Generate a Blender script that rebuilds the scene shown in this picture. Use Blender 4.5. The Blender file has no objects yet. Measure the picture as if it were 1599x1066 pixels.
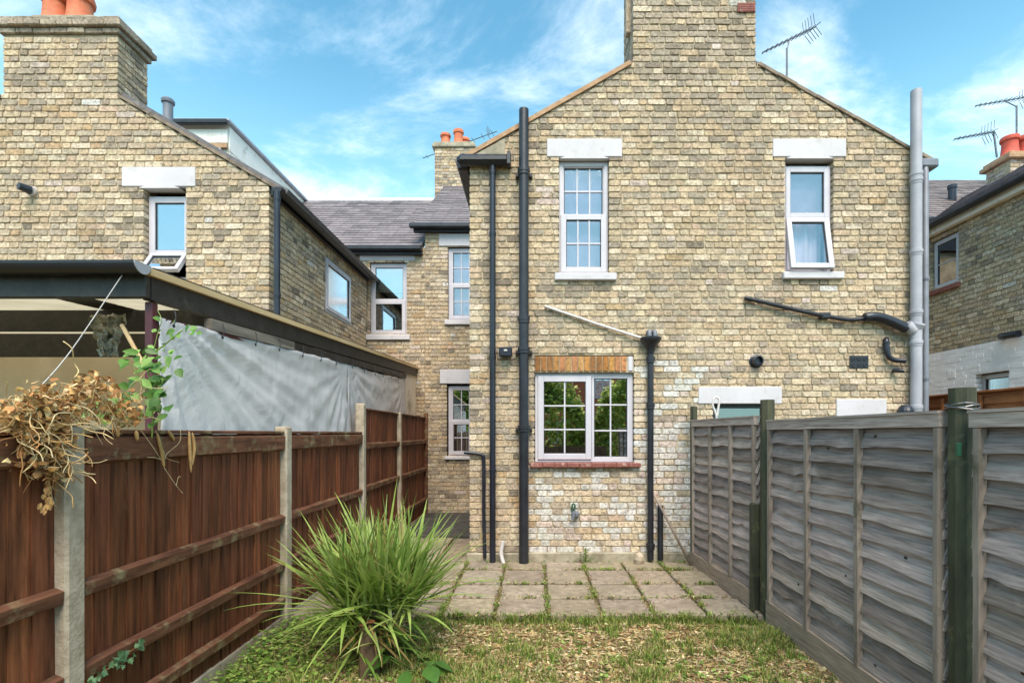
import bpy, math, random
from mathutils import Vector as V, noise as mn
R = math.radians
random.seed(7)
rnd = random.random
def ru(a, b): return a + (b - a) * random.random()
sc = bpy.context.scene
C = sc.collection

# ------------------------------------------------------------------ camera
cam_d = bpy.data.cameras.new('camera'); cam = bpy.data.objects.new('camera', cam_d); C.objects.link(cam)
cam.location = (0, 0, 1.545); cam.rotation_euler = (R(90), 0, 0)
cam_d.sensor_width = 36; cam_d.lens = 18.0
cam_d.shift_x = -0.0222; cam_d.shift_y = 0.0894
cam_d.clip_start = 0.05; cam_d.clip_end = 3000
sc.camera = cam
# ------------------------------------------------------------------ sky, sun, exposure
SUN_EL, SUN_AZ = 55, 173          # azimuth clockwise from +Y: behind the camera, to the right
w = bpy.data.worlds.new('World'); sc.world = w; w.use_nodes = True
nt = w.node_tree; N = nt.nodes; L = nt.links
for n in list(N): N.remove(n)
def nd(nt, t, **k):
    n = nt.nodes.new(t)
    for a, b in k.items():
        if a in ('operation', 'blend_type', 'data_type', 'sky_type', 'interpolation_type', 'noise_dimensions', 'attribute_name', 'feature', 'normalize'): setattr(n, a, b)
        else: n.inputs[a].default_value = b
    return n
sky = nd(nt, 'ShaderNodeTexSky', sky_type='NISHITA')
sky.sun_disc = False; sky.sun_elevation = R(SUN_EL); sky.sun_rotation = R(SUN_AZ)
sky.altitude = 50; sky.air_density = 1.0; sky.dust_density = 0.6; sky.ozone_density = 1.0
tint = nd(nt, 'ShaderNodeMixRGB', blend_type='MULTIPLY', Fac=1.0, Color2=(0.61, 1.06, 0.95, 1))
L.new(sky.outputs[0], tint.inputs['Color1'])
tc = nd(nt, 'ShaderNodeTexCoord')
sep = nd(nt, 'ShaderNodeSeparateXYZ'); L.new(tc.outputs['Generated'], sep.inputs[0])
zz = nd(nt, 'ShaderNodeMath', operation='ADD'); L.new(sep.outputs['Z'], zz.inputs[0]); zz.inputs[1].default_value = 0.22
dx = nd(nt, 'ShaderNodeMath', operation='DIVIDE'); L.new(sep.outputs['X'], dx.inputs[0]); L.new(zz.outputs[0], dx.inputs[1])
dy = nd(nt, 'ShaderNodeMath', operation='DIVIDE'); L.new(sep.outputs['Y'], dy.inputs[0]); L.new(zz.outputs[0], dy.inputs[1])
cmb = nd(nt, 'ShaderNodeCombineXYZ'); L.new(dx.outputs[0], cmb.inputs[0]); L.new(dy.outputs[0], cmb.inputs[1])
mp = nd(nt, 'ShaderNodeMapping'); L.new(cmb.outputs[0], mp.inputs[0])
mp.inputs['Location'].default_value = (3.1, 1.7, 0.3); mp.inputs['Rotation'].default_value = (0, 0, R(35)); mp.inputs['Scale'].default_value = (1.0, 1.5, 1)
nz = nd(nt, 'ShaderNodeTexNoise', Scale=1.6, Detail=11.0, Roughness=0.64, Distortion=0.35); L.new(mp.outputs[0], nz.inputs['Vector'])
rp = nd(nt, 'ShaderNodeMapRange', interpolation_type='SMOOTHSTEP'); L.new(nz.outputs[0], rp.inputs[0])
rp.inputs[1].default_value = 0.45; rp.inputs[2].default_value = 0.82; rp.inputs[3].default_value = 0.0; rp.inputs[4].default_value = 0.8
hz = nd(nt, 'ShaderNodeMapRange', interpolation_type='SMOOTHSTEP'); L.new(sep.outputs['Z'], hz.inputs[0])
hz.inputs[1].default_value = 0.62; hz.inputs[2].default_value = 0.05; hz.inputs[3].default_value = 0.0; hz.inputs[4].default_value = 0.62
hmix = nd(nt, 'ShaderNodeMixRGB', Color2=(3.9, 5.9, 6.7, 1)); L.new(hz.outputs[0], hmix.inputs['Fac']); L.new(tint.outputs[0], hmix.inputs['Color1'])
cm = nd(nt, 'ShaderNodeMixRGB', Color2=(6.3, 6.6, 6.8, 1)); L.new(rp.outputs[0], cm.inputs['Fac']); L.new(hmix.outputs[0], cm.inputs['Color1'])
bg = nd(nt, 'ShaderNodeBackground', Strength=0.15); L.new(cm.outputs[0], bg.inputs['Color'])
wo = nd(nt, 'ShaderNodeOutputWorld'); L.new(bg.outputs[0], wo.inputs[0])

sd = bpy.data.lights.new('sun', 'SUN'); sun = bpy.data.objects.new('sun', sd); C.objects.link(sun)
sd.energy = 3.0; sd.angle = R(42); sd.color = (1, 0.84, 0.71)
az = R(SUN_AZ); el = R(SUN_EL)
sdir = V((math.sin(az) * math.cos(el), math.cos(az) * math.cos(el), math.sin(el)))
sun.rotation_euler = (-sdir).to_track_quat('-Z', 'Y').to_euler(); sun.location = (3, -6, 14)
vs = sc.view_settings
vs.view_transform = 'Standard'; vs.look = 'None'; vs.exposure = 1.08; vs.gamma = 1; vs.use_curve_mapping = False
sc.cycles.use_denoising = True
sc.cycles.max_bounces = 8; sc.cycles.transparent_max_bounces = 12

# ------------------------------------------------------------------ helpers: materials
def s2l(r, g, b, k=1.0):
    f = lambda c: ((c / 255 + 0.055) / 1.055) ** 2.4 if c / 255 > 0.04045 else c / 255 / 12.92
    return (f(r) * k, f(g) * k, f(b) * k, 1)
MATS = {}
def surf(name, c1, c2=None, scale=6.0, stretch=(1, 1, 1), rough=0.7, bump=0.0, bscale=40.0, attr=None, metallic=0.0,
         c3=None, c3scale=1.5, c3lo=0.55, c3hi=0.7, detail=6.0, spec=0.5, lo=0.35, hi=0.65, bdist=0.01, c3stretch=(1, 1, 1), trans=0.0, c4=None, c4scale=1.2, c4lo=.5, c4hi=.9, c4max=.6, c4stretch=(1, 1, .5)):
    m = bpy.data.materials.new(name); m.use_nodes = True; t = m.node_tree
    b = t.nodes['Principled BSDF']; out = t.nodes['Material Output']
    b.inputs['Roughness'].default_value = rough; b.inputs['Metallic'].default_value = metallic
    b.inputs['Specular IOR Level'].default_value = spec
    g = nd(t, 'ShaderNodeNewGeometry')
    mpn = nd(t, 'ShaderNodeMapping'); t.links.new(g.outputs['Position'], mpn.inputs[0]); mpn.inputs['Scale'].default_value = stretch
    n1 = nd(t, 'ShaderNodeTexNoise', Scale=scale, Detail=detail, Roughness=0.62); t.links.new(mpn.outputs[0], n1.inputs['Vector'])
    r1 = nd(t, 'ShaderNodeMapRange'); t.links.new(n1.outputs[0], r1.inputs[0]); r1.inputs[1].default_value = lo; r1.inputs[2].default_value = hi
    mx = nd(t, 'ShaderNodeMixRGB', Color1=c1, Color2=c2 or c1); t.links.new(r1.outputs[0], mx.inputs['Fac'])
    col = mx.outputs[0]
    if attr:
        a = nd(t, 'ShaderNodeAttribute', attribute_name=attr)
        m2 = nd(t, 'ShaderNodeMixRGB', blend_type='MULTIPLY', Fac=1.0); t.links.new(a.outputs['Color'], m2.inputs['Color1']); t.links.new(col, m2.inputs['Color2'])
        col = m2.outputs[0]
    if c3:
        mp3 = nd(t, 'ShaderNodeMapping'); t.links.new(g.outputs['Position'], mp3.inputs[0]); mp3.inputs['Scale'].default_value = c3stretch
        n3 = nd(t, 'ShaderNodeTexNoise', Scale=c3scale, Detail=7.0, Roughness=0.65); t.links.new(mp3.outputs[0], n3.inputs['Vector'])
        r3 = nd(t, 'ShaderNodeMapRange'); t.links.new(n3.outputs[0], r3.inputs[0]); r3.inputs[1].default_value = c3lo; r3.inputs[2].default_value = c3hi
        m3 = nd(t, 'ShaderNodeMixRGB', Color2=c3); t.links.new(r3.outputs[0], m3.inputs['Fac']); t.links.new(col, m3.inputs['Color1'])
        col = m3.outputs[0]
    if c4:
        mp4 = nd(t, 'ShaderNodeMapping'); t.links.new(g.outputs['Position'], mp4.inputs[0]); mp4.inputs['Scale'].default_value = c4stretch
        n5 = nd(t, 'ShaderNodeTexNoise', Scale=c4scale, Detail=8.0, Roughness=0.7); t.links.new(mp4.outputs[0], n5.inputs['Vector'])
        r5 = nd(t, 'ShaderNodeMapRange'); t.links.new(n5.outputs[0], r5.inputs[0]); r5.inputs[1].default_value = c4lo; r5.inputs[2].default_value = c4hi; r5.inputs[4].default_value = c4max
        m5 = nd(t, 'ShaderNodeMixRGB', Color2=c4); t.links.new(r5.outputs[0], m5.inputs['Fac']); t.links.new(col, m5.inputs['Color1'])
        col = m5.outputs[0]
    t.links.new(col, b.inputs['Base Color'])
    if bump:
        mpb = nd(t, 'ShaderNodeMapping'); t.links.new(g.outputs['Position'], mpb.inputs[0]); mpb.inputs['Scale'].default_value = stretch
        n4 = nd(t, 'ShaderNodeTexNoise', Scale=bscale, Detail=5.0, Roughness=0.65); t.links.new(mpb.outputs[0], n4.inputs['Vector'])
        bp = nd(t, 'ShaderNodeBump', Strength=bump, Distance=bdist); t.links.new(n4.outputs[0], bp.inputs['Height'])
        t.links.new(bp.outputs[0], b.inputs['Normal'])
    if trans:
        tr = nd(t, 'ShaderNodeBsdfTranslucent'); t.links.new(col, tr.inputs['Color'])
        ms = nd(t, 'ShaderNodeMixShader', Fac=trans); t.links.new(b.outputs[0], ms.inputs[1]); t.links.new(tr.outputs[0], ms.inputs[2])
        t.links.new(ms.outputs[0], out.inputs['Surface'])
    MATS[name] = m
    return m
def glass(name, refl=0.45, tint=(0.75, 0.82, 0.88, 1), rough=0.0, bump=0.0):
    m = bpy.data.materials.new(name); m.use_nodes = True; t = m.node_tree
    t.nodes.remove(t.nodes['Principled BSDF']); out = t.nodes['Material Output']
    tr = nd(t, 'ShaderNodeBsdfTransparent', Color=tint)
    gl = nd(t, 'ShaderNodeBsdfGlossy', Color=(0.95, 0.97, 1, 1), Roughness=rough)
    lw = nd(t, 'ShaderNodeLayerWeight', Blend=0.25)
    mr = nd(t, 'ShaderNodeMapRange'); t.links.new(lw.outputs['Fresnel'], mr.inputs[0]); mr.inputs[3].default_value = refl; mr.inputs[4].default_value = 1.0
    g = nd(t, 'ShaderNodeNewGeometry')
    n4 = nd(t, 'ShaderNodeTexNoise', Scale=70.0 if bump > 0.05 else 2.2, Detail=2.0); t.links.new(g.outputs['Position'], n4.inputs['Vector'])
    bp = nd(t, 'ShaderNodeBump', Strength=max(bump, 0.02), Distance=0.02); t.links.new(n4.outputs[0], bp.inputs['Height']); t.links.new(bp.outputs[0], gl.inputs['Normal'])
    ms = nd(t, 'ShaderNodeMixShader'); t.links.new(mr.outputs[0], ms.inputs[0]); t.links.new(tr.outputs[0], ms.inputs[1]); t.links.new(gl.outputs[0], ms.inputs[2])
    t.links.new(ms.outputs[0], out.inputs['Surface'])
    MATS[name] = m; return m

W1 = (1, 1, 1, 1)
surf('brick', (0.58, 0.57, 0.56, 1), (1.36, 1.34, 1.3, 1), 40, rough=0.9, bump=1.0, bscale=80, lo=0.3, hi=0.66, attr='bc', c3=s2l(74, 68, 60), c3scale=15.0, c3lo=0.5, c3hi=0.85, c3stretch=(1, 1, 1.4), c4=s2l(84, 78, 68), c4scale=1.5, c4lo=.5, c4hi=.8, c4max=.5, spec=0.2, bdist=0.012)
surf('mortar', s2l(148, 134, 112), s2l(194, 180, 154), 5, rough=0.95, bump=0.8, bscale=90, c3=s2l(96, 86, 72), c3scale=2.6, c3lo=0.54, c3hi=0.8, spec=0.1)
surf('render_white', s2l(188, 185, 189), s2l(198, 195, 199), 3, rough=0.75, bump=0.12, bscale=30, c3=s2l(150, 144, 134), c3scale=5, c3lo=0.58, c3hi=0.9, c4=s2l(120, 114, 102), c4scale=14, c4lo=.6, c4hi=.8, c4max=.5)
surf('paint_wall', s2l(238, 234, 236), s2l(246, 242, 243), 3, rough=0.8, bump=0.3, bscale=40, attr='bc')
surf('render_beige', s2l(214, 202, 182), s2l(226, 216, 198), 2, rough=0.85, bump=0.2, bscale=30, c3=s2l(150, 138, 118), c3scale=1.6)
surf('upvc', s2l(184, 181, 188), s2l(194, 191, 198), 4, rough=0.32, c3=s2l(196, 194, 190), c3scale=9, c3lo=0.62, c3hi=0.9)
surf('gasket', s2l(28, 28, 30), s2l(36, 36, 38), 8, rough=0.6)
surf('black_paint', s2l(26, 28, 34), s2l(40, 42, 48), 7, rough=0.38, bump=0.25, bscale=60, c3=s2l(96, 94, 92), c3scale=9, c3lo=0.66, c3hi=0.8)
surf('black_plastic', s2l(24, 26, 34), s2l(36, 40, 52), 3, rough=0.33, c3=s2l(84, 86, 90), c3scale=7, c3lo=0.66, c3hi=0.9)
surf('grey_plastic', s2l(152, 152, 160), s2l(168, 168, 175), 3, rough=0.4, c3=s2l(140, 140, 142), c3scale=6, c3lo=0.58, c3hi=0.85, c3stretch=(1, 1, 0.3))
surf('dark_grey_plastic', s2l(98, 102, 112), s2l(120, 124, 134), 4, rough=0.45)
surf('white_plastic', s2l(188, 182, 180), s2l(200, 196, 194), 4, rough=0.4, c3=s2l(170, 160, 146), c3scale=10, c3lo=0.6, c3hi=0.9)
surf('metal', s2l(90, 92, 96), s2l(120, 122, 124), 20, rough=0.45, metallic=0.7)
surf('lead', s2l(150, 158, 172), s2l(176, 182, 192), 6, rough=0.5, bump=0.2, bscale=20)
surf('slate', (0.7, 0.7, 0.72, 1), (1.15, 1.13, 1.12, 1), 14, rough=0.62, bump=0.5, bscale=60, attr='bc', c3=s2l(150, 146, 136), c3scale=3, c3lo=0.62, c3hi=0.9, bdist=0.006)
surf('terracotta', s2l(186, 96, 62), s2l(206, 122, 84), 8, rough=0.75, bump=0.3, bscale=40, c3=s2l(110, 76, 60), c3scale=5, c3lo=0.55, c3hi=0.8)
surf('red_pot', s2l(182, 70, 52), s2l(200, 88, 66), 8, rough=0.7, c3=s2l(110, 60, 50), c3scale=5)
surf('red_tile', s2l(116, 66, 58), s2l(142, 88, 78), 16, rough=0.8, bump=0.5, bscale=40, c3=s2l(196, 180, 170), c3scale=14, c3lo=0.58, c3hi=0.72)
surf('verge_clay', s2l(156, 122, 92), s2l(182, 150, 118), 10, rough=0.85, bump=0.5, bscale=30, c3=s2l(104, 92, 78), c3scale=4)
surf('verge_grey', s2l(96, 84, 74), s2l(140, 124, 106), 10, rough=0.85, bump=0.5, bscale=30)
surf('cement', s2l(138, 130, 112), s2l(170, 162, 142), 7, rough=0.92, bump=0.6, bscale=45, c3=s2l(86, 84, 66), c3scale=3, c3lo=0.5, c3hi=0.75)
surf('concrete', s2l(160, 146, 126), s2l(192, 178, 158), 12, rough=0.9, bump=0.7, bscale=60, c3=s2l(112, 106, 88), c3scale=5, c3lo=0.5, c3hi=0.8, spec=0.2)
surf('slab', (0.62, 0.61, 0.6, 1), (1.16, 1.14, 1.1, 1), 16, rough=0.92, bump=0.8, bscale=70, attr='bc', c3=s2l(72, 66, 54), c3scale=22, c3lo=0.6, c3hi=0.74, spec=0.2, c4=s2l(92, 84, 66), c4scale=4, c4lo=.48, c4hi=.75, c4max=.7, c4stretch=(1, 1, 1))
surf('wood_brown', (0.42, 0.39, 0.38, 1), (1.4, 1.38, 1.35, 1), 30, stretch=(1, 1, 0.06), rough=0.62, bump=0.5, bscale=30, attr='bc', c3=s2l(58, 34, 22), c3scale=4, c3lo=0.5, c3hi=0.78, c3stretch=(1, 1, 0.35), c4=s2l(150, 112, 84), c4scale=7, c4lo=.62, c4hi=.8, c4max=.5, c4stretch=(1, 1, .3), spec=0.3)
surf('rail_brown', s2l(80, 48, 34), s2l(126, 84, 62), 26, stretch=(1, 0.12, 1), rough=0.65, bump=0.5, bscale=30, c3=s2l(150, 140, 104), c3scale=7, c3lo=0.52, c3hi=0.72, spec=0.3)
surf('wood_grey', (0.62, 0.6, 0.59, 1), (1.18, 1.16, 1.14, 1), 60, stretch=(1, 0.07, 1.5), rough=0.75, bump=0.45, bscale=80, attr='bc', c3=s2l(44, 38, 36), c3scale=22, c3lo=0.63, c3hi=0.72, c3stretch=(1, 0.06, 4.0), spec=0.3, bdist=0.006, c4=s2l(186, 174, 166), c4scale=4, c4lo=.56, c4hi=.7, c4max=.6, c4stretch=(1, .5, 1.2))
surf('batten_grey', s2l(116, 104, 94), s2l(156, 142, 130), 16, stretch=(1, 1, 0.1), rough=0.75, bump=0.8, bscale=26, c3=s2l(74, 70, 50), c3scale=4)
surf('post_green', s2l(30, 36, 24), s2l(70, 72, 50), 9, stretch=(1, 1, 0.15), rough=0.7, bump=0.8, bscale=26, c3=s2l(120, 118, 84), c3scale=6, c3lo=0.6, c3hi=0.8)
surf('wood_orange', s2l(120, 70, 38), s2l(158, 98, 56), 12, stretch=(1, 0.2, 1), rough=0.7, bump=0.4)
surf('timber_black', s2l(30, 27, 25), s2l(52, 48, 44), 10, rough=0.5, bump=0.4, bscale=30, c3=s2l(86, 78, 68), c3scale=6, c3lo=0.6, c3hi=0.85)
surf('timber_pale', s2l(196, 164, 116), s2l(214, 186, 142), 12, stretch=(1, 0.1, 1), rough=0.65, bump=0.3)
surf('timber_weathered', s2l(88, 80, 72), s2l(140, 130, 118), 14, stretch=(1, 0.1, 1), rough=0.8, bump=0.6)
surf('maroon_paint', s2l(70, 26, 34), s2l(90, 36, 44), 6, rough=0.4)
surf('polycarb', s2l(176, 164, 138), s2l(196, 184, 158), 3, rough=0.45, trans=0.6)
surf('soil', s2l(96, 82, 58), s2l(150, 132, 100), 22, rough=0.95, bump=1.0, bscale=70, c3=s2l(84, 92, 44), c3scale=3, c3lo=0.45, c3hi=0.62, spec=0.15)
surf('dark_floor', s2l(52, 50, 48), s2l(74, 72, 68), 7, rough=0.8, bump=0.3, bscale=40, c3=s2l(100, 96, 86), c3scale=2.5)
surf('leaf', (0.75, 0.78, 0.7, 1), (1.2, 1.2, 1.1, 1), 9, rough=0.45, attr='bc', trans=0.3, spec=0.4)
surf('grass', (0.8, 0.8, 0.8, 1), (1.15, 1.15, 1.1, 1), 9, rough=0.6, attr='bc', trans=0.3, spec=0.25)
surf('bush_leaf', (0.9, 0.9, 0.8, 1), (1.3, 1.3, 1.1, 1), 3, rough=0.5, attr='bc', trans=0.6, spec=0.3)
surf('dry', (0.7, 0.7, 0.7, 1), (1.2, 1.18, 1.1, 1), 20, rough=0.8, attr='bc', trans=0.15, spec=0.2)
surf('bark', s2l(66, 52, 40), s2l(112, 90, 68), 24, rough=0.9, bump=0.9, bscale=50, stretch=(1, 1, 0.4))
surf('cut_wood', s2l(168, 112, 70), s2l(140, 84, 50), 24, rough=0.85, bump=0.5)
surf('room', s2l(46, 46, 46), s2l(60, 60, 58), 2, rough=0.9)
surf('curtain', s2l(214, 202, 214), s2l(236, 226, 236), 6, stretch=(6, 6, 0.2), rough=0.8)
surf('blind', s2l(206, 200, 180), s2l(220, 214, 196), 6, rough=0.8)
surf('net', s2l(178, 168, 184), s2l(208, 198, 212), 3, rough=0.8)
surf('cladding', s2l(232, 226, 216), s2l(240, 234, 226), 3, rough=0.6, c3=s2l(180, 172, 158), c3scale=4)
surf('red_brick', (0.7, 0.7, 0.7, 1), (1.2, 1.15, 1.1, 1), 12, rough=0.9, attr='bc')
surf('green_hose', s2l(40, 92, 66), None, 5, rough=0.5)
surf('shiny_foil', s2l(120, 116, 100), s2l(190, 186, 170), 14, rough=0.35, metallic=0.5, bump=1.0, bscale=30)
glass('glass_clear', 0.34, (0.8, 0.84, 0.86, 1))
glass('glass_dark', 0.6, (0.35, 0.37, 0.38, 1))
glass('glass_obscure', 0.16, (0.92, 0.9, 0.93, 1), rough=0.04, bump=0.1)
glass('glass_curtain', 0.12, (0.96, 0.96, 0.97, 1))
glass('glass_hall', 0.16, (0.4, 0.42, 0.42, 1))
def sheet_mat():
    m = bpy.data.materials.new('polythene'); m.use_nodes = True; t = m.node_tree
    b = t.nodes['Principled BSDF']; out = t.nodes['Material Output']
    b.inputs['Base Color'].default_value = s2l(252, 250, 252); b.inputs['Roughness'].default_value = 0.16; b.inputs['Specular IOR Level'].default_value = 0.8
    g = nd(t, 'ShaderNodeNewGeometry'); n4 = nd(t, 'ShaderNodeTexNoise', Scale=4.0, Detail=3.0, Distortion=1.2); t.links.new(g.outputs['Position'], n4.inputs['Vector'])
    bp = nd(t, 'ShaderNodeBump', Strength=0.45, Distance=0.04); t.links.new(n4.outputs[0], bp.inputs['Height']); t.links.new(bp.outputs[0], b.inputs['Normal'])
    tl = nd(t, 'ShaderNodeBsdfTranslucent', Color=s2l(232, 230, 232)); tr = nd(t, 'ShaderNodeBsdfTransparent', Color=(0.9, 0.9, 0.92, 1))
    m1 = nd(t, 'ShaderNodeMixShader', Fac=0.35); t.links.new(b.outputs[0], m1.inputs[1]); t.links.new(tl.outputs[0], m1.inputs[2])
    m2 = nd(t, 'ShaderNodeMixShader', Fac=0.3); t.links.new(m1.outputs[0], m2.inputs[1]); t.links.new(tr.outputs[0], m2.inputs[2])
    t.links.new(m2.outputs[0], out.inputs['Surface']); MATS['polythene'] = m
sheet_mat()

# ------------------------------------------------------------------ helpers: meshes and objects
WL = {}
def props(o, label=None, cat=None, group=None, kind=None):
    if label: o['label'] = label
    if cat: o['category'] = cat
    if group: o['group'] = group
    if kind: o['kind'] = kind
    return o
def wl(p): return WL.get(p.name, V((0, 0, 0))) if p else V((0, 0, 0))
def place(o, parent, loc):
    C.objects.link(o); WL[o.name] = V(loc)
    if parent: o.parent = parent; o.location = V(loc) - wl(parent)
    else: o.location = loc
    return o
def thing(name, loc, label, cat, group=None, parent=None):
    o = bpy.data.objects.new(name, None); o.empty_display_size = 0.2
    place(o, parent, loc)
    return props(o, label, cat, group)
class FR:                                            # a wall frame: s along the wall, z up, d out of the wall
    def __init__(s, o, sx, n): s.o = V(o); s.s = V(sx); s.n = V(n)
    def pt(s, a, z, d): return s.o + s.s * a + s.n * d + V((0, 0, z))
XF = FR((0, 0, 0), (1, 0, 0), (0, 1, 0))              # plain x, z, y
class MB:
    def __init__(s): s.v = []; s.f = []; s.c = []
    def add(s, vs, fs, col=None):
        k = len(s.v); s.v += [tuple(p) for p in vs]; s.f += [tuple(i + k for i in f) for f in fs]
        s.c += [col or W1] * len(vs); return s
    def box(s, a0, a1, d0, d1, z0, z1, bev=0.0, F=XF, col=None, jit=0.0):
        j = lambda: ru(-jit, jit) if jit else 0
        if bev <= 0:
            vs = [F.pt(a + j(), z + j(), d + j()) for z in (z0, z1) for d in (d0, d1) for a in (a0, a1)]
            return s.add(vs, [(0, 2, 3, 1), (4, 5, 7, 6), (0, 1, 5, 4), (2, 6, 7, 3), (0, 4, 6, 2), (1, 3, 7, 5)], col)
        A = (a0, a1); D = (d0, d1); Z = (z0, z1); vs = []; ix = {}
        for i in (0, 1):
            for k in (0, 1):
                for l in (0, 1):
                    sa = bev if i == 0 else -bev; sd_ = bev if k == 0 else -bev; sz = bev if l == 0 else -bev
                    ja, jd, jz = j(), j(), j()
                    for ax in range(3):
                        a, d, z = A[i] + sa + ja, D[k] + sd_ + jd, Z[l] + sz + jz
                        if ax == 0: a -= sa
                        if ax == 1: d -= sd_
                        if ax == 2: z -= sz
                        ix[(i, k, l, ax)] = len(vs); vs.append(F.pt(a, z, d))
        fs = []
        q = [(0, 0), (1, 0), (1, 1), (0, 1)]
        for e in (0, 1):
            fs.append([ix[(e, p, r, 0)] for p, r in q]); fs.append([ix[(p, e, r, 1)] for p, r in q]); fs.append([ix[(p, r, e, 2)] for p, r in q])
        for p in (0, 1):
            for r in (0, 1):
                fs.append((ix[(p, r, 0, 0)], ix[(p, r, 1, 0)], ix[(p, r, 1, 1)], ix[(p, r, 0, 1)]))
                fs.append((ix[(p, 0, r, 0)], ix[(p, 1, r, 0)], ix[(p, 1, r, 2)], ix[(p, 0, r, 2)]))
                fs.append((ix[(0, p, r, 1)], ix[(1, p, r, 1)], ix[(1, p, r, 2)], ix[(0, p, r, 2)]))
                for u in (0, 1): fs.append((ix[(p, r, u, 0)], ix[(p, r, u, 1)], ix[(p, r, u, 2)]))
        return s.add(vs, fs, col)
    def tube(s, path, r, seg=12, cap=True, col=None):
        path = [V(p) for p in path]; n = len(path); rs = r if isinstance(r, (list, tuple)) else [r] * n
        rings = []; prev = None
        for i, p in enumerate(path):
            t = (path[min(i + 1, n - 1)] - path[max(i - 1, 0)]).normalized()
            if prev is None: a = t.orthogonal().normalized()
            else: a = (prev - t * prev.dot(t)); a = a.normalized() if a.length > 1e-6 else t.orthogonal().normalized()
            prev = a; b = t.cross(a)
            rings.append([p + (a * math.cos(2 * math.pi * k / seg) + b * math.sin(2 * math.pi * k / seg)) * rs[i] for k in range(seg)])
        vs = [q for rg in rings for q in rg]; fs = []
        for i in range(n - 1):
            for k in range(seg):
                k2 = (k + 1) % seg; fs.append((i * seg + k, i * seg + k2, (i + 1) * seg + k2, (i + 1) * seg + k))
        if cap: fs.append(tuple(range(seg - 1, -1, -1))); fs.append(tuple((n - 1) * seg + k for k in range(seg)))
        return s.add(vs, fs, col)
    def lathe(s, c, prof, seg=16, axis='Z', col=None):
        c = V(c); vs = []; fs = []
        for (r, h) in prof:
            for k in range(seg):
                a = 2 * math.pi * k / seg; x, y = r * math.cos(a), r * math.sin(a)
                vs.append(c + (V((x, y, h)) if axis == 'Z' else V((x, -h, y)) if axis == 'Y' else V((h, x, y))))
        for i in range(len(prof) - 1):
            for k in range(seg):
                k2 = (k + 1) % seg; fs.append((i * seg + k, i * seg + k2, (i + 1) * seg + k2, (i + 1) * seg + k))
        fs.append(tuple(range(seg - 1, -1, -1))); fs.append(tuple((len(prof) - 1) * seg + k for k in range(seg)))
        return s.add(vs, fs, col)
    def prism(s, poly, d0, d1, F=XF, col=None):                 # polygon in (a, z) pushed from d0 to d1
        n = len(poly); vs = [F.pt(a, z, d0) for a, z in poly] + [F.pt(a, z, d1) for a, z in poly]
        fs = [tuple(range(n)), tuple(range(2 * n - 1, n - 1, -1))] + [(i, (i + 1) % n, n + (i + 1) % n, n + i) for i in range(n)]
        return s.add(vs, fs, col)
    def mesh(s, name, origin, mat, smooth=False):
        me = bpy.data.meshes.new(name); o = origin
        me.from_pydata([(x - o[0], y - o[1], z - o[2]) for x, y, z in s.v], [], s.f)
        at = me.attributes.new('bc', 'FLOAT_COLOR', 'POINT'); at.data.foreach_set('color', [q for c in s.c for q in c])
        me.materials.append(MATS[mat])
        if smooth: me.polygons.foreach_set('use_smooth', [True] * len(me.polygons))
        me.update(); return me
    def build(s, name, mat, parent=None, label=None, cat=None, group=None, kind=None, smooth=False):
        xs, ys, zs = zip(*s.v); o = ((min(xs) + max(xs)) / 2, (min(ys) + max(ys)) / 2, min(zs))
        ob = bpy.data.objects.new(name, s.mesh(name, o, mat, smooth))
        place(ob, parent, o)
        return props(ob, label, cat, group, kind)
def smooth_angle(o, a=40):
    me = o.data; me.polygons.foreach_set('use_smooth', [True] * len(me.polygons))
    try: me.set_sharp_from_angle(angle=R(a))
    except Exception: pass
    return o
def copy_part(o, parent, loc, name=None):
    c = bpy.data.objects.new(name or o.name, o.data) if not isinstance(o, bpy.types.Mesh) else bpy.data.objects.new(name, o)
    return place(c, parent, loc)
CAM = V((0, 0, 1.545))
def px(u, v, y): return V(((u - 835) * y / 800, y, 1.545 + (676 - v) * y / 800))
def jc(c, a=0.08):
    k = 1 + ru(-a, a); return (c[0] * k * (1 + ru(-a, a) * .3), c[1] * k, c[2] * k * (1 + ru(-a, a) * .4), 1)
def bez(pts, n=10):                                       # smooth path through points (Catmull-Rom)
    P = [V(p) for p in pts]; P = [P[0]] + P + [P[-1]]; out = []
    for i in range(1, len(P) - 2):
        for k in range(n):
            t = k / n; a, b, c, d = P[i - 1], P[i], P[i + 1], P[i + 2]
            out.append(0.5 * ((2 * b) + (c - a) * t + (2 * a - 5 * b + 4 * c - d) * t * t + (3 * b - a - 3 * c + d) * t ** 3))
    out.append(P[-2]); return out

# ------------------------------------------------------------------ brickwork
PAL = [s2l(*c) for c in [(202, 184, 157), (194, 174, 145), (184, 163, 134), (210, 196, 174), (170, 157, 139), (157, 147, 134),
                         (144, 134, 122), (118, 110, 101), (86, 81, 75), (186, 162, 140), (178, 148, 110), (204, 201, 196), (198, 182, 172)]]
_m = s2l(182, 166, 145)
PAL = [tuple(c[k] * .68 + _m[k] * .36 for k in range(3)) + (1,) if i < 11 else c for i, c in enumerate(PAL)]
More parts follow.
